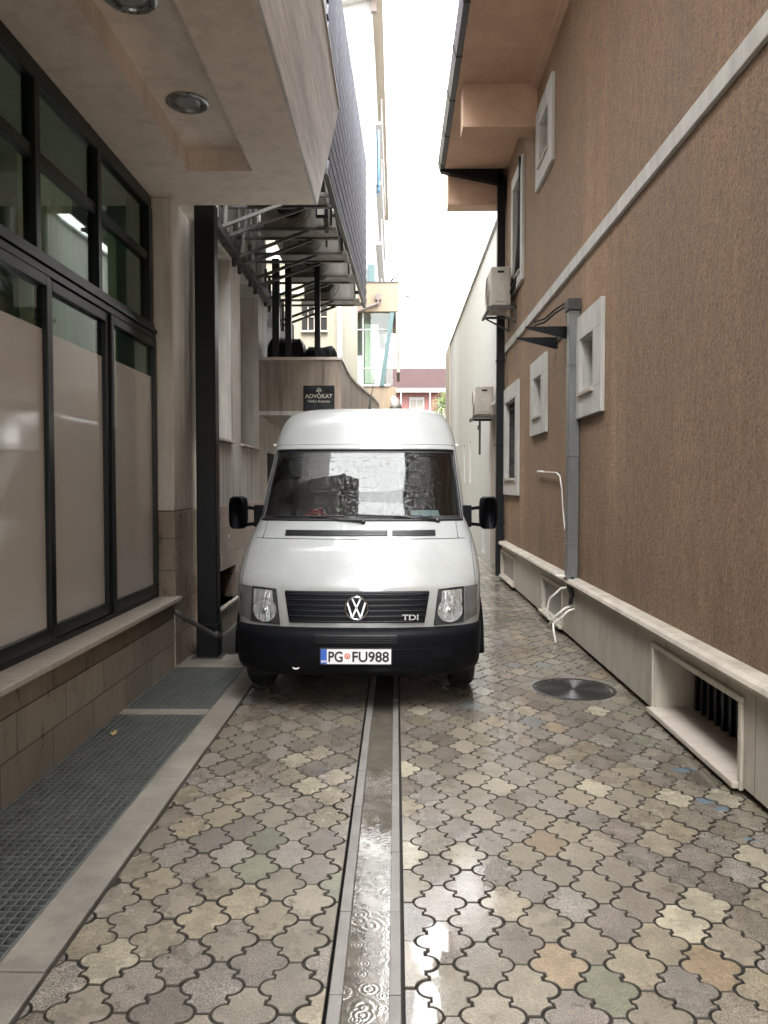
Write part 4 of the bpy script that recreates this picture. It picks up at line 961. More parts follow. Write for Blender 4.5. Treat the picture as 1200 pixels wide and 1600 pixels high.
wbd = thing('white_apartment_block', 'tall white apartment block with projecting eave behind the louvred screen', 'building', (-3, 36, 0))
m_ = MB(); m_.box(-8, -.87, 31.1, 52, 0, 19.3); m_.box(-8, -.88, 28.4, 31.1, 8.9, 19.3); m_.build('wall', WHITE_FACADE, wbd)
m_ = MB(); m_.box(-8, -.51, 27.6, 52, 19.3, 19.6); m_.build('eave', TAN_WALL, wbd)
m_ = MB(); m_.prism([(-2.4, 18.9), (-.60, 19.28), (-.60, 19.5), (-2.4, 19.12)], 'y', 28.1, 28.39); m_.build('ledge', PALE_GREY, wbd)
m_ = MB(); m_.box(-.9, -.72, 28.2, 28.38, 18.7, 21); m_.build('downpipe', BROWN_PIPE, wbd)
bf = MB()
for k in range(4):
    z = 9.4+k*2.5; m_ = MB(); m_.box(-.87, -.60, 33, 44, z, z+.12)
    for y in range(33, 45): m_.box(-.64, -.61, y, y+.03, z+.12, z+1.0)
    m_.box(-.65, -.60, 33, 44, z+1.0, z+1.05); m_.build('balcony_rail', PALE_GREY, wbd)
for k in range(3):
    m_ = MB(); m_.box(-.88, -.86, 36+k*3, 37+k*3, 12, 13.6); m_.build('window', DARK_GLASS, wbd)
gbn = MB(); gbn.box(-1.05, -.78, 28.2, 28.38, 8.9, 9.7); gbn.build('teal_balcony', TEAL, wbd)
m_ = MB(); rows = []
for z in (13.6, 15.8): rows.append([(-.72+.05*math.sin(k*1.4), 31.0+.12*k, z) for k in range(10)])
tag(m_.grid(rows).build('laundry', BLUE_CLOTH, smooth=True, loc=(-.72, 31.5, 13.6)), 'blue cloth hanging from the white apartment block', 'laundry').modifiers.new('t', 'SOLIDIFY').thickness = .01

# far red house
rh = thing('red_house', 'red walled house with faded tile roof at the end of the alley', 'house', (2, 62, 0))
m_ = MB(); m_.box(-9, 13, 62, 72, 0, 9.1); m_.build('wall', RED_PANEL, rh)
m_ = MB(); m_.prism([(61.2, 9.15), (61.2, 9.3), (67, 11.75), (72.8, 9.3), (72.8, 9.15)], 'x', -9.5, 13.5); m_.build('roof', ROOF_RED, rh)
m_ = MB(); m_.box(-9.5, 13.5, 61.1, 61.2, 9.0, 9.32); m_.build('eave_gutter', WHITE_FACADE, rh)
for k in range(9):
    x = -7.6+k*2.3
    m_ = MB(); m_.box(x-.55, x+.65, 61.9, 61.99, 5.6, 8.7); w_ = m_.build('window', WHITE_FACADE, rh)
    m_ = MB(); m_.box(x-.45, x-.02, 61.85, 61.9, 6.9, 8.5); m_.box(x+.08, x+.55, 61.85, 61.9, 6.9, 8.5); m_.build('pane', AC_GREY, w_)
    m_ = MB(); m_.box(x+1.05, x+1.12, 61.0, 61.07, 5.0, 9.0); m_.build('balcony_post', WHITE_FACADE, rh)
m_ = MB(); m_.box(-9, 13, 61.0, 61.06, 7.2, 7.26); m_.box(-9, 13, 61.0, 61.06, 6.4, 6.46); m_.box(-9, 13, 60.9, 62, 5.4, 5.6); m_.build('balcony_rail', WHITE_FACADE, rh)

# tree at alley end
tr = thing('tree', 'bushy yellow green tree in front of the red house', 'tree', (2.65, 44, 0))
m_ = MB(); m_.tube([(2.7, 44, -.02), (2.68, 44, 2), (2.65, 44.05, 4), (2.6, 44, 6)], [.14, .11, .08, .03], 8)
for k in range(7):
    a = k*2.4; m_.tube([(2.66, 44, 3.3+k*.3), (2.66+.6*math.cos(a), 44+.6*math.sin(a), 4.1+k*.3)], [.05, .02], 5)
m_.build('trunk', BARK, tr)
lf = MB(); rnd = random.Random(5)
for c in range(60):
    a, rr, z = rnd.uniform(0, 6.28), rnd.uniform(.1, 1.0), rnd.uniform(4.1, 6.9); s_ = (1-(abs(z-5.3)/1.7)**2)
    px, py = 2.65+math.cos(a)*rr*1.05*max(.25, s_), 44+math.sin(a)*rr*1.05*max(.25, s_)
    for q in range(34):
        p = Vector((px+rnd.gauss(0, .16), py+rnd.gauss(0, .16), z+rnd.gauss(0, .14))); u = Vector((rnd.gauss(0, 1), rnd.gauss(0, 1), rnd.gauss(0, 1))).normalized(); w_ = u.orthogonal().normalized()
        L = rnd.uniform(.05, .09); lf.add([p-u*L, p+w_*L*.45, p+u*L, p-w_*L*.45], [(0, 1, 2, 3)])
lf.build('crown', LEAF, tr)

# birds
def bird(x, y, z, flying, label):
    rows = []; L = .15 if flying else .14
    prof = [(-1, .02), (-.75, .3), (-.4, .85), (0, 1), (.35, .8), (.6, .55), (.78, .52), (.95, .3), (1.08, .02)]
    for t, r_ in prof:
        up = .0 if flying else .10*t
        rows.append([((x + L*t*.9, y+.05*r_*math.cos(2*math.pi*k/12), z+up+.05*r_*math.sin(2*math.pi*k/12)) if not flying else (x+.03*r_*math.cos(2*math.pi*k/12), y+.10*t, z+.03*r_*math.sin(2*math.pi*k/12))) for k in range(13)])
    m_ = MB(); m_.grid(rows)
    if flying:
        for s in (-1, 1):
            m_.add([(x+s*.02, y-.05, z+.01), (x+s*.02, y+.05, z+.01), (x+s*.10, y+.05, z+.05+.01*s), (x+s*.17, y-.01, z+.035+.03*s), (x+s*.09, y-.05, z+.045+.01*s)], [(0, 1, 2, 3, 4)])
            m_.add([(x+s*.02, y-.05, z+.004), (x+s*.02, y+.05, z+.004), (x+s*.10, y+.05, z+.044+.01*s), (x+s*.17, y-.01, z+.031+.03*s), (x+s*.09, y-.05, z+.039+.01*s)], [(4, 3, 2, 1, 0)])
    else:
        m_.tube([(x, y+.02, z-.03), (x, y+.02, z-.13)], .006, 5); m_.tube([(x, y-.02, z-.03), (x, y-.02, z-.13)], .006, 5)
    if not flying: m_.add([(x-L, y-.03, z), (x-L, y+.03, z), (x-L*1.5, y+.04, z-.02), (x-L*1.5, y-.04, z-.02)], [(0, 1, 2, 3)])
    tag(m_.build('bird', BIRD, smooth=True, loc=(x, y, z)), label, 'bird')
bird(.33, 22, 7.02, True, 'small dark bird flying in the white sky')
bird(-.12, 27.2, 8.89, False, 'dark bird perched on the tan building roof edge')
# ================================================================== VAN
VX, VY = -.293, 5.60
van = thing('van', 'white high roof delivery van parked facing the camera, registration PG FU988', 'van', (VX, VY, 0))
TAB = [(.32, .09, .93, .42), (.60, .055, .945, .42), (.70, .06, .955, .42), (.92, .10, .965, .42), (.98, .14, .967, .42), (1.05, .215, .965, .43), (1.15, .35, .957, .42),
       (1.28, .57, .937, .40), (1.34, .68, .92, .38), (1.40, .80, .907, .36), (1.70, 1.14, .892, .33), (2.02, 1.50, .872, .30), (2.10, 1.57, .868, .30), (2.20, 1.64, .850, .33),
       (2.29, 1.71, .825, .36), (2.36, 1.78, .79, .38), (2.41, 1.85, .745, .40), (2.44, 1.95, .67, .42), (2.455, 2.10, .56, .4), (2.466, 2.5, .28, .3)]
NE = 3.6
def tabv(z, T=TAB):
    if z <= T[0][0]: return T[0][1:]
    if z >= T[-1][0]: return T[-1][1:]
    for i in range(len(T)-1):
        if T[i][0] <= z <= T[i+1][0]: break
    z0, z1 = T[i][0], T[i+1][0]; h = z1-z0; t = (z-z0)/h; out = []
    def slope(j, c):
        if j <= 0 or j >= len(T)-1: k = min(max(j, 0), len(T)-2); return (T[k+1][c]-T[k][c])/(T[k+1][0]-T[k][0])
        a = (T[j][c]-T[j-1][c])/(T[j][0]-T[j-1][0]); b_ = (T[j+1][c]-T[j][c])/(T[j+1][0]-T[j][0])
        return 0 if a*b_ <= 0 else 2*a*b_/(a+b_)
    for c in (1, 2, 3):
        m0, m1 = slope(i, c)*h, slope(i+1, c)*h; p0, p1 = T[i][c], T[i+1][c]
        out.append((2*t**3-3*t*t+1)*p0 + (t**3-2*t*t+t)*m0 + (-2*t**3+3*t*t)*p1 + (t**3-t*t)*m1)
    return out
def fp(f, z, T=TAB, off=0):
    """point on nose surface at signed width fraction f and height z; off pushes it forward"""
    v0, w, d = tabv(z, T); a = abs(f); sn = a**(NE/2); cs = math.sqrt(max(0, 1-sn*sn))
    v = v0 + d*(1-cs**(2/NE)) + .085*a*a
    return (VX + f*w, VY + v - off, z)
def fu(u, z, T=TAB, off=0):
    w = tabv(z, T)[1]; return fp(max(-.999, min(.999, u/w)), z, T, off)
VL = 5.5
FW = .945
fs_ = sorted({0.0, .15, .3, .45, .58, .68, .76, .83, .88, .92, FW, .965, .98, .992, .998, 1.0})
cols = [-f for f in fs_[::-1]][:-1] + fs_
zs = sorted(set([t[0] for t in TAB] + [z0+(z1-z0)*k/4 for (z0, z1) in zip([t[0] for t in TAB][:-1], [t[0] for t in TAB][1:]) for k in range(4)]))
ZB, ZT = 1.40, 2.02
sidev = [.0, .3, .9, 1.5, 2.4, 3.3, 4.2, 5.0, 1e9]
def lev(z):
    v0, w, d = tabv(z); row = []
    vs = v0 + d + .085
    sv = [vs+(VL-vs)*k/8 for k in range(9)]
    row += [(VX-w, VY+v, z) for v in sv[::-1][:-1]]
    row += [fp(f, z) for f in cols]
    row += [(VX+w, VY+v, z) for v in sv[1:]]
    return row
ns = 8
bm_ = MB(); rows = [lev(z) for z in zs]; nC = len(rows[0])
vv = [p for r in rows for p in r]; ff = []
for i in range(len(zs)-1):
    zm = (zs[i]+zs[i+1])/2
    for j in range(nC-1):
        if ns <= j < nC-1-ns:
            fm = (cols[j-ns]+cols[j-ns+1])/2
            if ZB < zm < ZT and abs(fm) < FW: continue
            if .66 < zm < .918 and .0 < abs(fm) < .9 and False: continue
        ff.append((i*nC+j, i*nC+j+1, (i+1)*nC+j+1, (i+1)*nC+j))
L = (len(zs)-1)*nC
for j in range(nC//2): ff.append((L+j, L+j+1, L+nC-2-j, L+nC-1-j)) if j < nC//2-1 else ff.append((L+j, L+j+1, L+nC-1-j))
bm_.add(vv, ff)
# rear and floor
bk_ = [rows[i][0] for i in range(len(zs))]; bk2 = [rows[i][-1] for i in range(len(zs))]
n0 = len(bm_.v); bm_.v += bk_ + bk2; m = len(zs)
for i in range(m-1): bm_.f.append((n0+i, n0+i+1, n0+m+i+1, n0+m+i))
body = bm_.build('body', PAINT, van, smooth=True)
# windscreen
wz = [z for z in zs if ZB-1e-6 <= z <= ZT+1e-6]; wc = [c for c in cols if abs(c) <= FW+1e-6]
m_ = MB(); m_.grid([[(lambda p: (p[0], p[1]+.006, p[2]))(fp(f, z)) for f in wc] for z in wz]); ws = m_.build('windscreen', WIND_GLASS, van, smooth=True)
loop = [fp(f, ZB, off=.002) for f in wc] + [fp(FW, z, off=.002) for z in wz[1:]] + [fp(f, ZT, off=.002) for f in wc[::-1][1:]] + [fp(-FW, z, off=.002) for z in wz[::-1][1:-1]]
m_ = MB(); m_.tube(loop, .013, 8, closed=True); m_.build('windscreen_seal', SEAL, van, smooth=True)
# black band around glass edge (printed frit)
m_ = MB()
m_.grid([[(lambda p: (p[0], p[1]+.002, p[2]))(fp(f, z)) for f in wc] for z in (ZB, ZB+.035)]); m_.grid([[(lambda p: (p[0], p[1]+.002, p[2]))(fp(f, z)) for f in wc] for z in (ZT-.025, ZT)])
for s in (-1, 1): m_.grid([[(lambda p: (p[0], p[1]+.002, p[2]))(fp(s*f, z)) for f in (FW-.03, FW-.015, FW)] for z in wz])
m_.build('windscreen_border', SEAL, van)
# cabin
m_ = MB(); prof = [(.88, 1.33), (1.06, 1.42), (1.62, 1.96), (2.5, 1.96), (2.5, .7), (.88, .7)]
for s in (-.83, .83): m_.add([(VX+s, VY+a, z) for a, z in prof], [tuple(range(6))])
for k in (2, 3, 4): (a, z), (c, y) = prof[k], prof[k+1]; m_.quad((VX-.83, VY+a, z), (VX+.83, VY+a, z), (VX+.83, VY+c, y), (VX-.83, VY+c, y))
m_.build('cabin_lining', CABIN, van)
m_ = MB(); m_.prism([(VY+a, z) for a, z in [(.88, .9), (.88, 1.335), (1.02, 1.375), (1.22, 1.375), (1.34, 1.30), (1.36, .9)]], 'x', VX-.825, VX+.825); m_.build('dashboard', CABIN, van, bevel=.02)
for u in (-.48, -.02, .46):
    m_ = MB(); m_.prism([(VY+a, z) for a, z in [(1.85, 1.0), (2.05, 1.0), (2.18, 1.62), (2.06, 1.62)]], 'x', VX+u-.22, VX+u+.22); m_.prism([(VY+a, z) for a, z in [(2.08, 1.64), (2.19, 1.64), (2.2, 1.84), (2.11, 1.84)]], 'x', VX+u-.13, VX+u+.13); m_.build('seat', SEAT, van, bevel=.04)
m_ = MB(); cx, cy, cz = VX+.45, VY+1.45, 1.42
m_.tube([(cx+.2*math.cos(t*math.pi/12), cy+.12*math.sin(t*math.pi/12), cz+.16*math.sin(t*math.pi/12)) for t in range(24)], .014, 8, closed=True); m_.tube([(cx-.19, cy, cz), (cx, cy+.02, cz-.02), (cx+.19, cy, cz)], .015, 6); m_.build('steering_wheel', CABIN, van, smooth=True)
m_ = MB(); m_.box(VX-.01, VX+.17, VY+1.52, VY+1.55, 1.86, 1.93); m_.build('rear_view_mirror', CABIN, van, bevel=.01)

def patch(us, zz, off, T=TAB, n=10, mm=8):
    """bilinear patch: us = (uBL, uBR, uTR, uTL), zz same; projected on the nose, pushed out by off"""
    rows = []
    for j in range(mm+1):
        t = j/mm; row = []
        for i in range(n+1):
            s = i/n; u = (us[0]*(1-s)+us[1]*s)*(1-t)+(us[3]*(1-s)+us[2]*s)*t; z = (zz[0]*(1-s)+zz[1]*s)*(1-t)+(zz[3]*(1-s)+zz[2]*s)*t
            row.append(fu(u, z, T, off))
        rows.append(row)
    return rows
def slab(us, zz, off, thick, T=TAB, n=10, mm=8):
    m_ = MB(); a = patch(us, zz, off, T, n, mm); c = patch(us, zz, off-thick, T, n, mm); m_.grid(a)
    per = lambda r: r[0] + [q[-1] for q in r[1:]] + r[-1][::-1][1:] + [q[0] for q in r[::-1][1:-1]]
    A, C = per(a), per(c); n_ = len(A)
    m_.add(A+C, [(k, (k+1) % n_, n_+(k+1) % n_, n_+k) for k in range(n_)]); return m_
def mir(us): return tuple(-u for u in (us[1], us[0], us[3], us[2]))
# bonnet shut line + cowl
def line(pts, r, name, mat, parent=van): m_ = MB(); m_.tube(pts, r, 6); return m_.build(name, mat, parent, smooth=True)
line([fu(u, 1.262, off=.001) for u in [-.86+.0573*k for k in range(31)]], .0035, 'shut_line', SLAT_EDGE)
for s in (-1, 1):
    line([fu(s*.80, z, off=.001) for z in (1.265, 1.30, 1.35, 1.40)], .003, 'shut_line', SLAT_EDGE)
    line([fu(s*(.905), z, off=.001) for z in (.93, 1.0, 1.08, 1.16, 1.22, 1.262)], .003, 'shut_line', SLAT_EDGE)
for (a, c) in ((-.615, .225), (.26, .615)):
    o = slab((a, c, c, a), (1.283, 1.283, 1.328, 1.328), .004, .02, n=20).build('air_intake', GRILLE, van)
    m_ = MB()
    for k in range(3): z = 1.293+k*.012; m_.tube([fu(a+.015+(c-a-.03)*q/16, z, off=.006) for q in range(17)], .0028, 5)
    m_.build('intake_slats', SLAT_EDGE, o)
# grille
gr = slab((-.505, .505, .545, -.545), (.672, .672, .898, .898), .004, .05, n=30).build('grille', GRILLE, van)
m_ = MB()
for k in range(6):
    z = .686+k*.0395; h = .500+(z-.672)/.226*.04
    rows = [[fu(-h+2*h*q/24, z+dz, off=o_) for q in range(25)] for dz, o_ in ((-.004, .006), (.0, .017), (.013, .019), (.022, .006))]
    m_.grid(rows)
m_.build('slats', GRILLE, gr, smooth=False)
m_ = MB()
for k in range(6):
    z = .686+k*.0395; h = .495+(z-.672)/.226*.04; m_.tube([fu(-h+2*h*q/24, z+.001, off=.018) for q in range(25)], .0022, 5)
m_.build('slat_edges', SLAT_EDGE, gr, smooth=True)
bc = Vector(fu(0, .787, off=.03)); em = MB()
RR = .083
em.tube([(bc.x+RR*math.cos(t*math.pi/24), bc.y, bc.z+RR*math.sin(t*math.pi/24)) for t in range(48)], .0085, 8, closed=True)
def stroke(m_, pts, w):
    for (a, c) in zip(pts[:-1], pts[1:]): m_.bar((bc.x+a[0]*RR, bc.y, bc.z+a[1]*RR), (bc.x+c[0]*RR, bc.y, bc.z+c[1]*RR), w, .012)
stroke(em, [(-.38, .88), (0, .06), (.38, .88)], .013); stroke(em, [(-.80, .52), (-.38, -.86), (0, .02), (.38, -.86), (.80, .52)], .013)
emb = em.build('emblem', CHROME, van, smooth=False)
m_ = MB(); m_.lathe(bc+Vector((0, .012, 0)), (0, -1, 0), [(RR, -.02), (RR, .006), (RR*.2, .008)], 40); m_.build('emblem_back', GRILLE, emb)
tp = fu(.40, .715, off=.022); text_part('TDI', .058, Matrix.Translation((tp[0], tp[1]-.004, tp[2])) @ Matrix.Rotation(R(4), 4, 'Z') @ Matrix.Rotation(R(90), 4, 'X'), CHROME, 'engine_badge', van, .002, .0015, 1.35)
# headlights
for s in (-1, 1):
    us = (-.805, -.578, -.612, -.805); zz = (.668, .655, .912, .925)
    U = us if s < 0 else mir(us); Z = zz if s < 0 else (zz[1], zz[0], zz[3], zz[2])
    hl = slab(U, Z, .0025, .02).build('headlight', LAMP_BACK, van, smooth=False)
    # reflector bowls
    def bowl(u, z, ru, rz, name):
        m_ = MB(); rows = []
        for k, (q, dep) in enumerate(((1.0, .008), (.97, .0075), (.8, .0045), (.5, .0032), (.2, .003), (.05, .006))):
            rows.append([fu(s*u+ru*q*math.cos(2*math.pi*i/28), z+rz*q*math.sin(2*math.pi*i/28), off=dep) for i in range(29)])
        m_.grid(rows); m_.f.append(tuple(len(m_.v)-29+i for i in range(28))); m_.build(name, REFLECTOR, hl, smooth=True)
    bowl(.700, .757, .096, .090, 'main_reflector')
    us2 = (-.795, -.632, -.640, -.795); zz2 = (.80, .80, .902, .910); U2_ = us2 if s < 0 else mir(us2); Z2_ = zz2 if s < 0 else (zz2[1], zz2[0], zz2[3], zz2[2])
    m_ = MB(); m_.grid(patch(U2_, Z2_, .0045)); m_.build('upper_reflector', REFLECTOR, hl, smooth=True)
    b_ = Vector(fu(s*.695, .758, off=.012)); m_ = MB(); m_.lathe(b_, (0, -1, 0), [(.016, -.004), (.014, .004), (.004, .007)], 14); m_.build('bulb_cap', CHROME, hl, smooth=True)
    line([fu(a_, b_, off=.006) for a_, b_ in [((U[i]*(1-t)+U[(i+1)%4]*t), (Z[i]*(1-t)+Z[(i+1)%4]*t)) for i in range(4) for t in (0, .25, .5, .75)] + [(U[0], Z[0])]], .0045, 'lamp_gasket', SEAL, hl)
    lens = MB(); lens.grid(patch(U, Z, .013)); lens.build('lens', CLEAR_GLASS, hl, smooth=True)
    us = (-.915, -.812, -.812, -.925); zz = (.70, .668, .925, .93)
    U = us if s < 0 else mir(us); Z = zz if s < 0 else (zz[1], zz[0], zz[3], zz[2])
    sg_ = slab(U, Z, .004, .02).build('indicator', SIGNAL, van, smooth=False)
# bumper
TB = [(.265, .10, .905, .46), (.30, .02, .935, .46), (.36, -.022, .948, .46), (.50, -.03, .955, .46), (.58, -.028, .957, .46), (.618, -.005, .957, .45), (.640, .05, .95, .42)]
m_ = MB(); rows = []
for z in (.265, .28, .30, .33, .36, .43, .50, .54, .58, .60, .618, .63, .64):
    v0, w, d = tabv(z, TB); side = [.35, .28]
    vs = v0+d+.085
    rows.append([(VX-w, VY+vs+.22, z), (VX-w, VY+vs+.1, z)] + [fp(f, z, TB) for f in cols] + [(VX+w, VY+vs+.1, z), (VX+w, VY+vs+.22, z)])
m_.grid(rows); bp = m_.build('bumper', BUMPER, van, smooth=True)
slab((-.30, .30, .30, -.30), (.535, .535, .60, .60), .004, .02, TB, n=16).build('bumper_intake', GRILLE, bp)
m_ = MB()
for k in range(4): m_.tube([fu(-.29+.58*q/16, .545+k*.015, TB, .007) for q in range(17)], .003, 5)
m_.build('intake_slats', BUMPER, bp)
line([fu(-.93+.0465*q, .492, TB, .001) for q in range(41)], .003, 'crease', BUMPER, bp)
slab((.57, .71, .71, .57), (.42, .42, .50, .50), .003, .015, TB).build('fog_lamp_cover', GRILLE, bp)
h_ = fu(-.443, .358, TB, .01); m_ = MB(); m_.tube([(h_[0]+.022*math.cos(t), h_[1]-.006, h_[2]+.012*math.sin(t)) for t in [math.pi*(1+k/10) for k in range(11)]], [.002]+[.0065]*9+[.002], 6); m_.build('towing_eye', WHITE_PLASTIC, bp, smooth=True)
m_ = MB(); m_.box(VX-.72, VX+.72, VY+.35, VY+.6, .22, .268); m_.build('undertray', RUBBER, van)
# number plate
py = VY-.042; pz = .445
m_ = MB(); m_.box(VX-.265, VX+.265, py-.002, VY, pz-.062, pz+.062); pl = m_.build('number_plate', INK, van, bevel=.004)
m_ = MB(); m_.box(VX-.212, VX+.257, py-.005, py-.002, pz-.054, pz+.054); m_.build('plate_face', PLATE_WHITE, pl)
m_ = MB(); m_.box(VX-.257, VX-.213, py-.005, py-.002, pz-.054, pz+.054); m_.build('plate_band', PLATE_BLUE, pl)
for s_, x, w in (('PG', VX-.148, .105), ('FU988', VX+.108, .268)): text_part(s_, .108, face_cam(x, py-.007, pz), INK, 'plate_characters', pl, .001, .0022, 1, (w, .078))
text_part('MNE', .024, face_cam(VX-.235, py-.007, pz-.035), PLATE_WHITE, 'country_code', pl, .001, .0006, .8)
m_ = MB(); m_.lathe((VX-.062, py-.005, pz+.004), (0, -1, 0), [(.021, -.001), (.021, .0015)], 20); o = m_.build('plate_emblem', PLATE_RED, pl)
m_ = MB(); m_.lathe((VX-.062, py-.0065, pz+.004), (0, -1, 0), [(.012, -.001), (.012, .0012)], 16); m_.build('emblem_ring', PLATE_WHITE, o); m_ = MB(); m_.lathe((VX-.062, py-.0077, pz+.004), (0, -1, 0), [(.007, -.001), (.007, .0012)], 12); m_.build('emblem_core', PLATE_RED, o)
# wheels
for s in (-1, 1):
    for v in (.92, 4.25):
        m_ = MB(); prof = [(.20, 0), (.30, .0), (.325, .02), (.338, .05), (.338, .16), (.325, .19), (.30, .205), (.2, .205)]
        m_.lathe((VX+s*.938, VY+v, .336), (-s, 0, 0), prof, 32); wh = m_.build('wheel', RUBBER, van, smooth=False)
        m_ = MB(); m_.lathe((VX+s*.938, VY+v, .336), (-s, 0, 0), [(.20, .002), (.19, .02), (.08, .03), (.06, .005), (.02, .004)], 28); m_.build('rim', CHROME_GREY, wh)
        m_ = MB(); n = 20
        pts = [(VX+s*.968, VY+v+.43*math.cos(math.pi*k/n), .36+.43*math.sin(math.pi*k/n)) for k in range(n+1)]
        m_.tube(pts, .028, 6); m_.build('wheel_arch', BUMPER, van, smooth=True)
        m_ = MB(); m_.add([(VX+s*.969, VY+v+.41*math.cos(math.pi*k/n), .36+.41*math.sin(math.pi*k/n)) for k in range(n+1)] , [tuple(range(n+1))]); m_.build('wheel_well', DARK_VOID, van)
m_ = MB(); m_.box(VX-.85, VX+.85, VY+.62, VY+5.4, .24, .33); m_.build('chassis', RUBBER, van)
m_ = MB(); m_.box(VX-.45, VX+.45, VY+.7, VY+1.3, .15, .238); m_.box(VX-.7, VX+.7, VY+4.15, VY+4.35, .17, .238); m_.build('axle_and_sump', RUBBER, van)
# side details
for s in (-1, 1):
    m_ = MB(); zz_ = [1.42, 1.55, 1.7, 1.85, 1.98]
    m_.grid([[(VX+s*(tabv(z)[1]+.003), VY+max(1.35+(z-1.42)*1.0, 0)+(2.15-(1.35+(z-1.42)*1.0))*q/4, z) for q in range(5)] for z in zz_]); m_.build('side_window', DARK_GLASS, van)
    m_ = MB(); zz_ = [.4, .7, .95, 1.15, 1.35]
    for v in (1.25, 2.25): m_.tube([(VX+s*(tabv(z)[1]+.001), VY+v, z) for z in zz_], .004, 5)
    m_.build('door_seam', SLAT_EDGE, van)
    m_ = MB(); m_.box(VX+s*.96, VX+s*.985, VY+2.0, VY+2.18, 1.06, 1.10); m_.build('door_handle', BUMPER, van, bevel=.008)
    m_ = MB(); zz_ = [.62, .70, .78]; m_.grid([[(VX+s*(tabv(z)[1]+.012), VY+1.4+2.4*q, z) for q in (0, 1)] for z in zz_]); m_.build('side_moulding', BUMPER, van)
    # mirrors
    m_ = MB(); ux = s*1.105
    rows = []
    for k, (q, dv) in enumerate(((.55, -.075), (.85, -.06), (.98, -.02), (1.0, .03), (.97, .055), (.9, .058))):
        row = []
        for i in range(25):
            a = 2*math.pi*i/24; c, sn = math.cos(a), math.sin(a); e = (abs(c)**5+abs(sn)**5)**(-.2)
            row.append((VX+ux+.080*q*c*e, VY+1.17+dv, 1.452+.145*(q*.3+.7 if k else .93)*sn*e))
        rows.append(row)
    m_.grid(rows); m_.f.append(tuple(range(24))); m_.f.append(tuple(len(m_.v)-25+i for i in range(24)))
    mr = m_.build('wing_mirror', BUMPER, van, smooth=True)
    m_ = MB(); m_.bar((VX+s*1.04, VY+1.18, 1.50), (VX+s*.88, VY+1.16, 1.48), .035, .03); m_.bar((VX+s*1.04, VY+1.18, 1.345), (VX+s*.90, VY+1.14, 1.36), .035, .03); m_.box(VX+s*.875, VX+s*.95, VY+1.08, VY+1.2, 1.33, 1.52); m_.build('mirror_arm', BUMPER, mr, bevel=.008)
    p = fp(s*.985, 2.075, off=-.02); m_ = MB(); m_.box(p[0]-.012+s*.02, p[0]+.012+s*.02, p[1]-.02, p[1]+.05, 2.065, 2.09); m_.build('marker_lamp', WHITE_PLASTIC, van, bevel=.005)
# roof step line above the screen
line([fp(f, 2.078, off=.002) for f in cols if abs(f) < .99], .004, 'roof_seam', PAINT2 if 'PAINT2' in globals() else PALE_GREY)
# wipers
def wiper(u0, u1, z0, z1, pu, pz):
    bl_ = [fu(u0+(u1-u0)*k/10, z0+(z1-z0)*k/10, off=.018) for k in range(11)]
    m_ = MB(); m_.tube(bl_, [.004]+[.008]*9+[.004], 6)
    mid = fu((u0+u1)/2, (z0+z1)/2, off=.034); pv_ = fu(pu, pz, off=.03)
    m_.tube([pv_, tuple((a+c)/2 for a, c in zip(pv_, mid)), mid], [.013, .010, .007], 6); m_.lathe(Vector(pv_), (0, -1, .6), [(.02, -.02), (.02, .01), (.012, .016)], 12)
    m_.build('wiper', SEAL, van, smooth=True)
wiper(-.78, -.10, 1.425, 1.438, .02, 1.392); wiper(-.05, .60, 1.445, 1.425, .64, 1.40)
# antenna
a_ = (VX+.03, VY+1.98, 2.425); m_ = MB(); m_.tube([a_, (a_[0], a_[1]+.01, 2.46), (a_[0]+.008, a_[1]+.02, 2.52), (a_[0]+.045, a_[1]+.10, 2.76)], [.018, .012, .006, .002], 8); m_.build('aerial', SEAL, van, smooth=True)

# things on the dashboard
def lump(m_, c, r, sc3=(1, 1, 1), n=14):
    rows = []
    for j in range(n+1):
        t = math.pi*j/n; rows.append([(c[0]+r*sc3[0]*math.sin(t)*math.cos(2*math.pi*i/n), c[1]+r*sc3[1]*math.sin(t)*math.sin(2*math.pi*i/n), c[2]+r*sc3[2]*math.cos(t)) for i in range(n+1)])
    m_.grid(rows)
DZ = 1.376
ry = thing('plush_toy', 'red plush toy lying behind the windscreen', 'toy', (VX-.40, VY+1.1, DZ), 'toys on the dashboard')
m_ = MB(); lump(m_, (VX-.40, VY+1.10, DZ+.05), .06, (1.2, .8, .85)); lump(m_, (VX-.49, VY+1.08, DZ+.035), .04, (1, .8, .8)); lump(m_, (VX-.32, VY+1.08, DZ+.04), .035, (1, .8, .8)); lump(m_, (VX-.44, VY+1.1, DZ+.095), .022); lump(m_, (VX-.37, VY+1.1, DZ+.10), .02); lump(m_, (VX-.35, VY+1.05, DZ+.018), .03, (1.4, 1, .6)); m_.build('body', RED_PLUSH, ry, smooth=True)
m_ = MB(); lump(m_, (VX-.37, VY+1.05, DZ+.055), .014); m_.build('eye', WHITE_PLASTIC, ry, smooth=True); m_ = MB(); lump(m_, (VX-.37, VY+1.038, DZ+.055), .006); m_.build('pupil', INK, ry, smooth=True)
by = thing('plush_toy', 'small beige plush toy leaning by the red one', 'toy', (VX-.21, VY+1.09, DZ), 'toys on the dashboard')
m_ = MB(); lump(m_, (VX-.21, VY+1.10, DZ+.035), .038, (1, .8, 1)); lump(m_, (VX-.20, VY+1.08, DZ+.09), .03); lump(m_, (VX-.225, VY+1.08, DZ+.118), .012); lump(m_, (VX-.18, VY+1.08, DZ+.117), .012); lump(m_, (VX-.25, VY+1.06, DZ+.03), .016, (1, 1.6, .8)); lump(m_, (VX-.17, VY+1.06, DZ+.03), .016, (1, 1.6, .8)); m_.build('body', BEIGE_PLUSH, by, smooth=True)
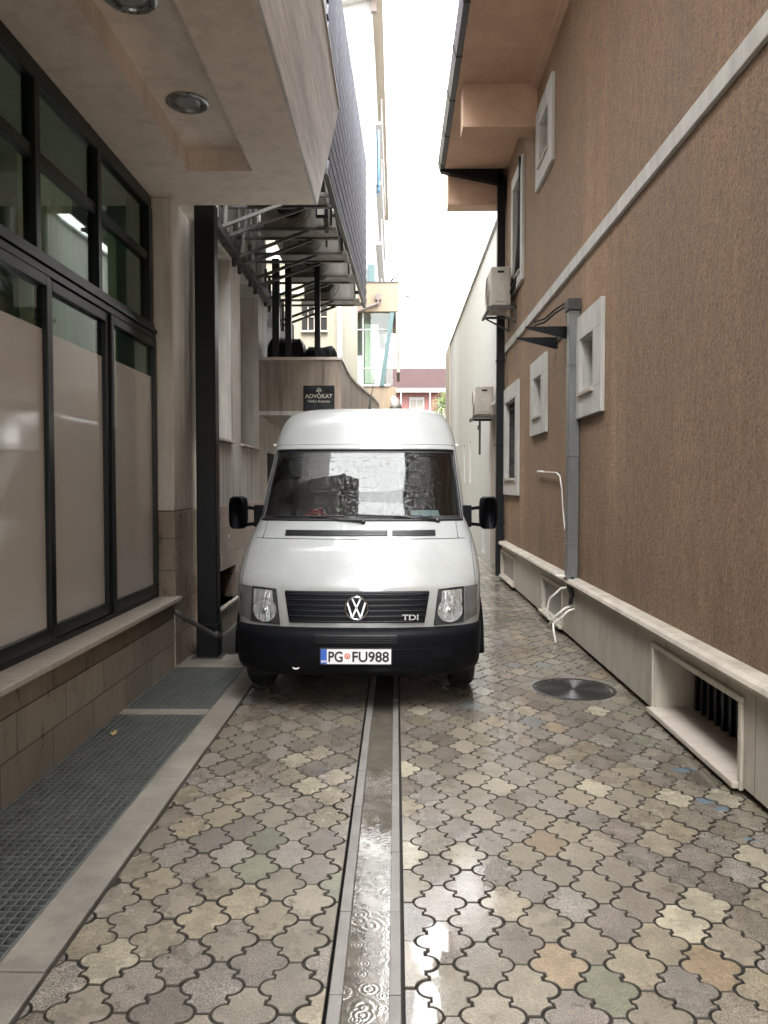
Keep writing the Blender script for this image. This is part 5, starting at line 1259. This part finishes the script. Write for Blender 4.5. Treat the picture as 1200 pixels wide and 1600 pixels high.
m_ = MB(); lump(m_, (VX-.20, VY+1.053, DZ+.087), .008); m_.build('nose', INK, by, smooth=True)
pp = thing('paper_card', 'pale card with blue print propped behind the windscreen', 'card', (VX+.55, VY+1.06, DZ))
def card(u0, u1, v0, z0, v1, z1, name, mat, o): m_ = MB(); m_.add([(VX+u0, VY+v0-o, z0), (VX+u1, VY+v0-o, z0), (VX+u1-.02, VY+v1-o, z1), (VX+u0-.02, VY+v1-o, z1), (VX+u0, VY+v0+.003-o, z0), (VX+u1, VY+v0+.003-o, z0), (VX+u1-.02, VY+v1+.003-o, z1), (VX+u0-.02, VY+v1+.003-o, z1)], [(0,1,2,3), (7,6,5,4), (0,4,5,1), (1,5,6,2), (2,6,7,3), (3,7,4,0)]); m_.build(name, mat, pp)
card(.44, .68, 1.02, DZ+.012, 1.12, DZ+.10, 'sheet', PAPER, 0); card(.45, .54, 1.022, DZ+.016, 1.072, DZ+.06, 'printed_patch', BLUE_PRINT, .004); card(.58, .63, 1.03, DZ+.022, 1.072, DZ+.06, 'printed_patch', BLUE_PRINT, .004)
pc2 = MB(); pc2.add([(VX-.62, VY+.95, 1.384), (VX-.40, VY+.93, 1.379), (VX-.38, VY+1.04, 1.382), (VX-.60, VY+1.06, 1.386)], [(0, 1, 2, 3)]); tag(pc2.build('paper_sheet', PAPER), 'white paper sheet lying flat at the left end of the dashboard', 'paper').modifiers.new('t', 'SOLIDIFY').thickness = .002
# fallen leaf on grating edge
rnd = random.Random(3); m_ = MB()
for (x, y, a) in ((-1.93, 5.15, .4),):
    pts = []
    for k in range(14):
        t = 2*math.pi*k/14; r_ = .035*(1+.25*math.sin(3*t)); pts.append((x+r_*math.cos(t+a)*.6, y+r_*math.sin(t+a), .006+.012*math.sin(2*t)))
    top = pts; m_.add(top + [(p[0], p[1], p[2]-.002) for p in top], [tuple(range(14)), tuple(range(14, 28))[::-1]])
tag(m_.build('fallen_leaf', DRY_LEAF), 'yellowed fallen leaf on the grating by the left wall', 'leaf')
